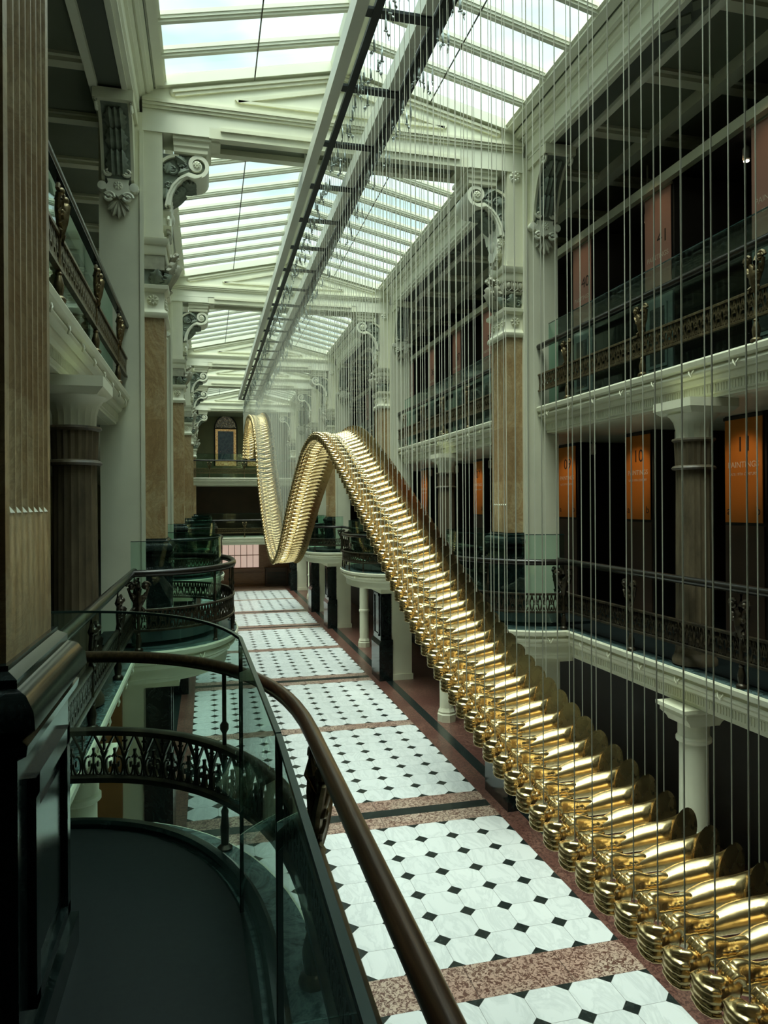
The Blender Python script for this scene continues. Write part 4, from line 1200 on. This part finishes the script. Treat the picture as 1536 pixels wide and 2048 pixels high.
for lev in (1, 2):
    base = Z1 if lev == 1 else Z2
    X = 6.5 if lev == 1 else 6.65
    y = 5.35 if lev == 1 else 5.03
    nums = {1: [12, 11, 10, 9, 8, 7, 6, 5, 4, 3, 2, 1], 2: [43, 42, 41, 40, 39, 38, 37, 36, 35, 34, 33, 32]}[lev]
    for k in range(12):
        num = '%02d' % nums[k]
        yy = y + 2.25 * k
        z0, z1 = (4.55, 5.86) if lev == 1 else (7.97, 9.5)
        banner(X, yy, z0, z1, num, 'LATE 19TH CENTURY' if lev == 1 else '20th century', ORANGE if lev == 1 else PINK, lev == 1, '%s banner %s reading %s PAINTINGS on the %s gallery' % ('glowing orange' if lev == 1 else 'dusty pink', 'hung', num, 'lower' if lev == 1 else 'upper'))
        r = thing('display_case', 'tall dark display case behind %s banner %s' % ('orange' if lev == 1 else 'pink', num), 'display case', (X, yy, base + .02), 0, 'display cases')
        hh = (z1 - base - .02)
        q = MB(); q.box(.02, 2.3, -.36, .36, 0, hh + .1); q.build('carcass', DARK, r, smooth=0)
        q = MB(); q.box(-.0, .02, -.33, .33, .05, z0 - base - .06); q.build('end_panel', PANELG if lev == 2 else BROWN, r, smooth=0)
        if lev == 2:
            q = MB(); q.box(-.02, .0, -.22, .24, .5, 1.45, 0); q.box(-.026, -.0, -.17, .19, .55, 1.4, 1); q.build('framed_print', [PANELG, DARK], r, smooth=0)
        # aisle end wall with slotted panel and painting between the cases
        a = thing('painting', 'dark framed painting on a slotted panel in the aisle before %s banner %s' % ('orange' if lev == 1 else 'pink', num), 'painting', (X + 1.5, yy + 1.125, base + .02), 0, 'paintings in the aisles')
        q = MB(); q.box(0, .05, -.75, .75, 0, hh - .1, 0)
        q.build('slotted_panel', [WOOD], a, smooth=0)
        q = MB(); slotted(q, -.001, -.74, .74, .9, hh - .2); o = q.build('slot', [WOOD, DARK], a, smooth=0)
        q = MB(); 
        for (p0, p1, p2, p3) in ((-.5, .5, 1.0, 1.08), (-.5, .5, 2.3, 2.38), (-.5, -.42, 1.0, 2.38), (.42, .5, 1.0, 2.38)): q.box(-.05, -.0, p0, p1, p2, p3)
        q.build('frame', GILT, a, smooth=0)
        q = MB(); q.box(-.03, -.007, -.43, .43, 1.07, 2.31)
        q.build('canvas', mat('dark_canvas_%d' % (k % 3), ((.03, .02, .014), (.10, .02, .012), (.02, .026, .03))[k % 3], .35, build=var(((.05, .03, .018), (.12, .025, .014), (.03, .035, .035))[k % 3], .6, 4)), a, smooth=0)
        # track spotlights
        sz = (5.72 if lev == 1 else 9.55)
        sp = thing('spotlight', 'small %s spotlight on the ceiling track near %s banner %s' % ('unlit white' if lev == 1 else 'lit', 'orange' if lev == 1 else 'pink', num), 'spotlight', (X - .2 if lev == 1 else X + .5, yy + 1.0, sz), 0, 'track spotlights')
        q = MB(); q.lathe([(.035, -.1), (.05, -.08), (.05, .06), (.03, .09)], (0, 0, 0), 12); q.box(-.01, .01, -.01, .01, .08, (5.92 - sz) if lev == 1 else 10.42 - sz); q.build('housing', LAMPW, sp)
        if k < 8:
            ld = bpy.data.lights.new('banner_lamp', 'SPOT'); ld.energy = 15 if lev == 1 else 9; ld.color = (1, .74, .45); ld.spot_size = radians(52); ld.spot_blend = .8; ld.shadow_soft_size = .04
            lo = bpy.data.objects.new('banner_lamp', ld); COL.objects.link(lo); lo.parent = sp
            dx, dy, dz = (X - .95, yy - .25, 5.80) if lev == 1 else (X - .9, yy - .3, 10.0)
            lo.location = (dx - sp.location.x, dy - sp.location.y, dz - sp.location.z)
            lo.rotation_euler = Vector((X - dx, yy - dy, (z0 + z1) / 2 - dz)).to_track_quat('-Z', 'Y').to_euler()
        if lev == 2 and k < 6:
            ld = bpy.data.lights.new('picture_lamp', 'SPOT'); ld.energy = 7; ld.color = (1, .72, .42); ld.spot_size = radians(70); ld.spot_blend = .9; ld.shadow_soft_size = .04
            lo = bpy.data.objects.new('picture_lamp', ld); COL.objects.link(lo); lo.parent = sp
            lo.location = (-.3, .1, 0)
            lo.rotation_euler = Vector((1.5, 0, -1.2)).to_track_quat('-Z', 'Y').to_euler()
        if lev == 2:
            q = MB(); q.lathe([(.001, -.112), (.036, -.11), (.036, -.1)], (0, 0, 0), 10); q.build('lens', LIT, sp)
    y = 5.03 if lev == 2 else 5.35
    if lev == 2:
        mb = MB(); mb.box(6.5, 6.6, 1.0, 33, 9.5, 9.64); struct('trim_5', mb, CREAM, smooth=0)
        mb = MB(); mb.box(6.7, 9.2, 1.0, 33, 9.66, 9.7); struct('ceiling_case_row', mb, DARK, smooth=0)
        mb = MB(); mb.box(8.6, 9.3, 1.0, 33, 8.6, 9.3); struct('trim_6', mb, ORANGEW, smooth=0)
# ------------------------------------------------------------------ end wall things
r = thing('arched_window', 'arched stained glass window on the end wall, clear of the hanging tail', 'window', (1.1, 43.38, 7.15), 0, 'arched stained glass windows')
def arched(r):
    q = MB(); arc_ = [(.6 * cos(radians(a)), 2.2 + .72 * sin(radians(a))) for a in range(0, 181, 10)]
    outer = [(.68 * cos(radians(a)), 2.2 + .8 * sin(radians(a))) for a in range(0, 181, 10)]
    rings = [[(o[0], -.06, o[1]), (i_[0], -.06, i_[1]), (i_[0], 0, i_[1]), (o[0], 0, o[1])] for o, i_ in zip(outer, arc_)]
    q.loft(rings)
    q.box(-.68, -.6, -.06, 0, 0, 2.2); q.box(.6, .68, -.06, 0, 0, 2.2); q.box(-.68, .68, -.07, 0, 2.16, 2.24)
    q.build('frame', DARK, r)
    def _glz(t, b):
        v = nn(t, 'ShaderNodeTexVoronoi'); v.inputs['Scale'].default_value = 14
        tcn = nn(t, 'ShaderNodeTexCoord'); t.links.new(tcn.outputs['Object'], v.inputs['Vector'])
        c = ramp(t, v.outputs['Distance'], [(.2, (.30, .27, .18)), (.5, (.05, .05, .035))]); setc(t, b, c)
        t.links.new(c, b.inputs['Emission Color']); b.inputs['Emission Strength'].default_value = .35
    q = MB(); q.prism([(x, z) for x, z in arc_], 'y', -.03, -.01); q.build('fanlight', mat('leaded_fan', (.2, .2, .15), .3, build=_glz), r)
    q = MB()
    for rr in (.25, .42, .55): q.tube([(rr * cos(radians(a)), -.04, 2.24 + rr * 1.15 * sin(radians(a))) for a in range(0, 181, 15)], .012, 5)
    q.build('leading', GILT, r)
    def _bord(t, b):
        v = nn(t, 'ShaderNodeTexVoronoi'); v.inputs['Scale'].default_value = 22
        tcn = nn(t, 'ShaderNodeTexCoord'); t.links.new(tcn.outputs['Object'], v.inputs['Vector'])
        c = ramp(t, v.outputs['Color'], [(.2, (.50, .27, .08)), (.6, (.75, .55, .22)), (.9, (.35, .12, .05))]); setc(t, b, c)
        t.links.new(c, b.inputs['Emission Color']); b.inputs['Emission Strength'].default_value = .28
    bm_ = mat('amber_glass_border', (.5, .3, .1), .3, build=_bord)
    q = MB(); q.box(-.6, -.45, -.04, -.01, .35, 2.16); q.box(.45, .6, -.04, -.01, .35, 2.16); q.box(-.6, .6, -.04, -.01, 2.04, 2.16); q.box(-.6, .6, -.05, -.01, 0, .35); q.build('border', bm_, r)
    def _cen(t, b):
        v = nn(t, 'ShaderNodeTexVoronoi'); v.inputs['Scale'].default_value = 7
        tcn = nn(t, 'ShaderNodeTexCoord'); t.links.new(tcn.outputs['Object'], v.inputs['Vector'])
        c = ramp(t, v.outputs['Distance'], [(.05, (.45, .3, .2)), (.12, (.012, .02, .03)), (.8, (.03, .045, .05))]); setc(t, b, c)
        t.links.new(c, b.inputs['Emission Color']); b.inputs['Emission Strength'].default_value = .3
    q = MB(); q.box(-.45, .45, -.035, -.01, .35, 2.04); q.build('centre_light', mat('blue_black_glass', (.02, .03, .04), .2, build=_cen), r)
arched(r)
r2 = copy_tree(r); r2.location = (2.95, 43.38, 7.15); tag(r2, 'arched stained glass window on the end wall, half hidden by the hanging tail', 'window', 'arched stained glass windows')
def window_panes(t, b):
    setc(t, b, ramp(t, noise(t, .8, 2), [(.3, (.62, .45, .38)), (.7, (.72, .55, .48))]))
    b.inputs['Emission Color'].default_value = (.72, .52, .43, 1); b.inputs['Emission Strength'].default_value = .55
WP = mat('pink_lit_panes', (.68, .5, .42), .3, build=window_panes)
wn1 = MB(); wn1.box(.86, 3.0, 43.36, 43.38, 1.1, 2.6); o = struct('window_1', wn1, WP, smooth=0)
wf = MB()
for k in range(7): x = .86 + k * (2.14 / 6); wf.box(x - .015, x + .015, 43.33, 43.37, 1.1, 2.6)
for z in (1.1, 1.85, 2.6): wf.box(.82, 3.04, 43.32, 43.37, z - .02, z + .02)
wf.box(.72, .86, 43.3, 43.4, .9, 2.62); wf.box(3.0, 3.14, 43.3, 43.4, .9, 2.62); wf.box(.7, 3.16, 43.25, 43.4, .92, 1.06)
wf.build('window_frame', WOOD, o, smooth=0)
mb = MB()
for x0, x1, z0, z1 in ((.3, 3.4, .16, .8), (-.9, .2, .16, 2.4), (3.5, 4.9, .16, 2.4)):
    mb.box(x0, x1, 43.36, 43.41, z0, z1)
struct('trim_4', mb, WOOD, smooth=0)
mb = MB(); mb.box(-.9, 4.9, 43.33, 43.41, 0, .16); struct('baseboard_back', mb, WOOD, smooth=0)
r = thing('radiator_cabinet', 'dark brown cabinet against the end wall beside the window', 'cabinet', (4.0, 43.1, 0))
q = MB(); q.box(-.65, .65, -.2, .22, .02, 1.05); q.build('body', BROWN, r, smooth=0)
q = MB()
for k in range(9): q.box(-.55, .55, -.215, -.2, .15 + .08 * k, .19 + .08 * k)
q.build('grille', DARK, r, smooth=0)
q = MB(); q.box(-.7, .7, -.24, .24, 1.05, 1.1); q.build('top', BROWN, r, smooth=0)

# ------------------------------------------------------------------ ground floor under the galleries
for s, nm in SIDES:
    mb = MB()
    a, b_ = sorted((CX + s * 4.9, CX + s * 5.05))
    mb.box(a, b_, YA, 43.4, 0, 2.62, 0)
    struct('partition_ground_' + nm, mb, [DARK if s > 0 else GREYGR], smooth=0)
k = 0
for s, nm in ((-1, 'left'),):
    for y in (8.6, 12.9, 17.2, 25.2):
        k += 1
        d = MB(); x = CX + s * 4.9; a, b_ = sorted((x, x - s * .05)); d.box(a, b_, y - .5, y + .5, 0, 2.15)
        o = struct('door_%d' % k, d, ORANGEW if s < 0 else WOOD, smooth=0)
        h = MB(); h.ball((x - s * .09, y - .4, 1.05), .04, 8, 6); h.build('door_handle', BRONZE, o)
mb = MB(); mb.box(-1.75, -1.14, 10.34, 10.42, 0, 2.58); struct('door_%d' % (k + 1), mb, ORANGEW, smooth=0)
# gallery wall features on the opposite side, upper level
mb = MB(); mb.box(-3.2, -3.0, 9.9, 11.4, Z2, 10.42); struct('partition_upper_left', mb, GREYGR, smooth=0)
mb = MB(); mb.box(-5.4, -3.2, 11.3, 11.5, Z2, 10.42); struct('partition_upper_cross', mb, OLIVE, smooth=0)
r = thing('sensor_lamp', 'small white lamp on the cream wall at the end of the opposite upper gallery', 'lamp', (-2.97, 9.98, 9.1))
q = MB(); q.lathe([(.05, 0), (.055, .04), (.055, .12), (.03, .14)], (0, 0, 0), 12); q.build('housing', LAMPW, r)
q = MB(); q.box(-.03, .0, -.03, .03, .02, .1); q.build('mount', LAMPW, r)
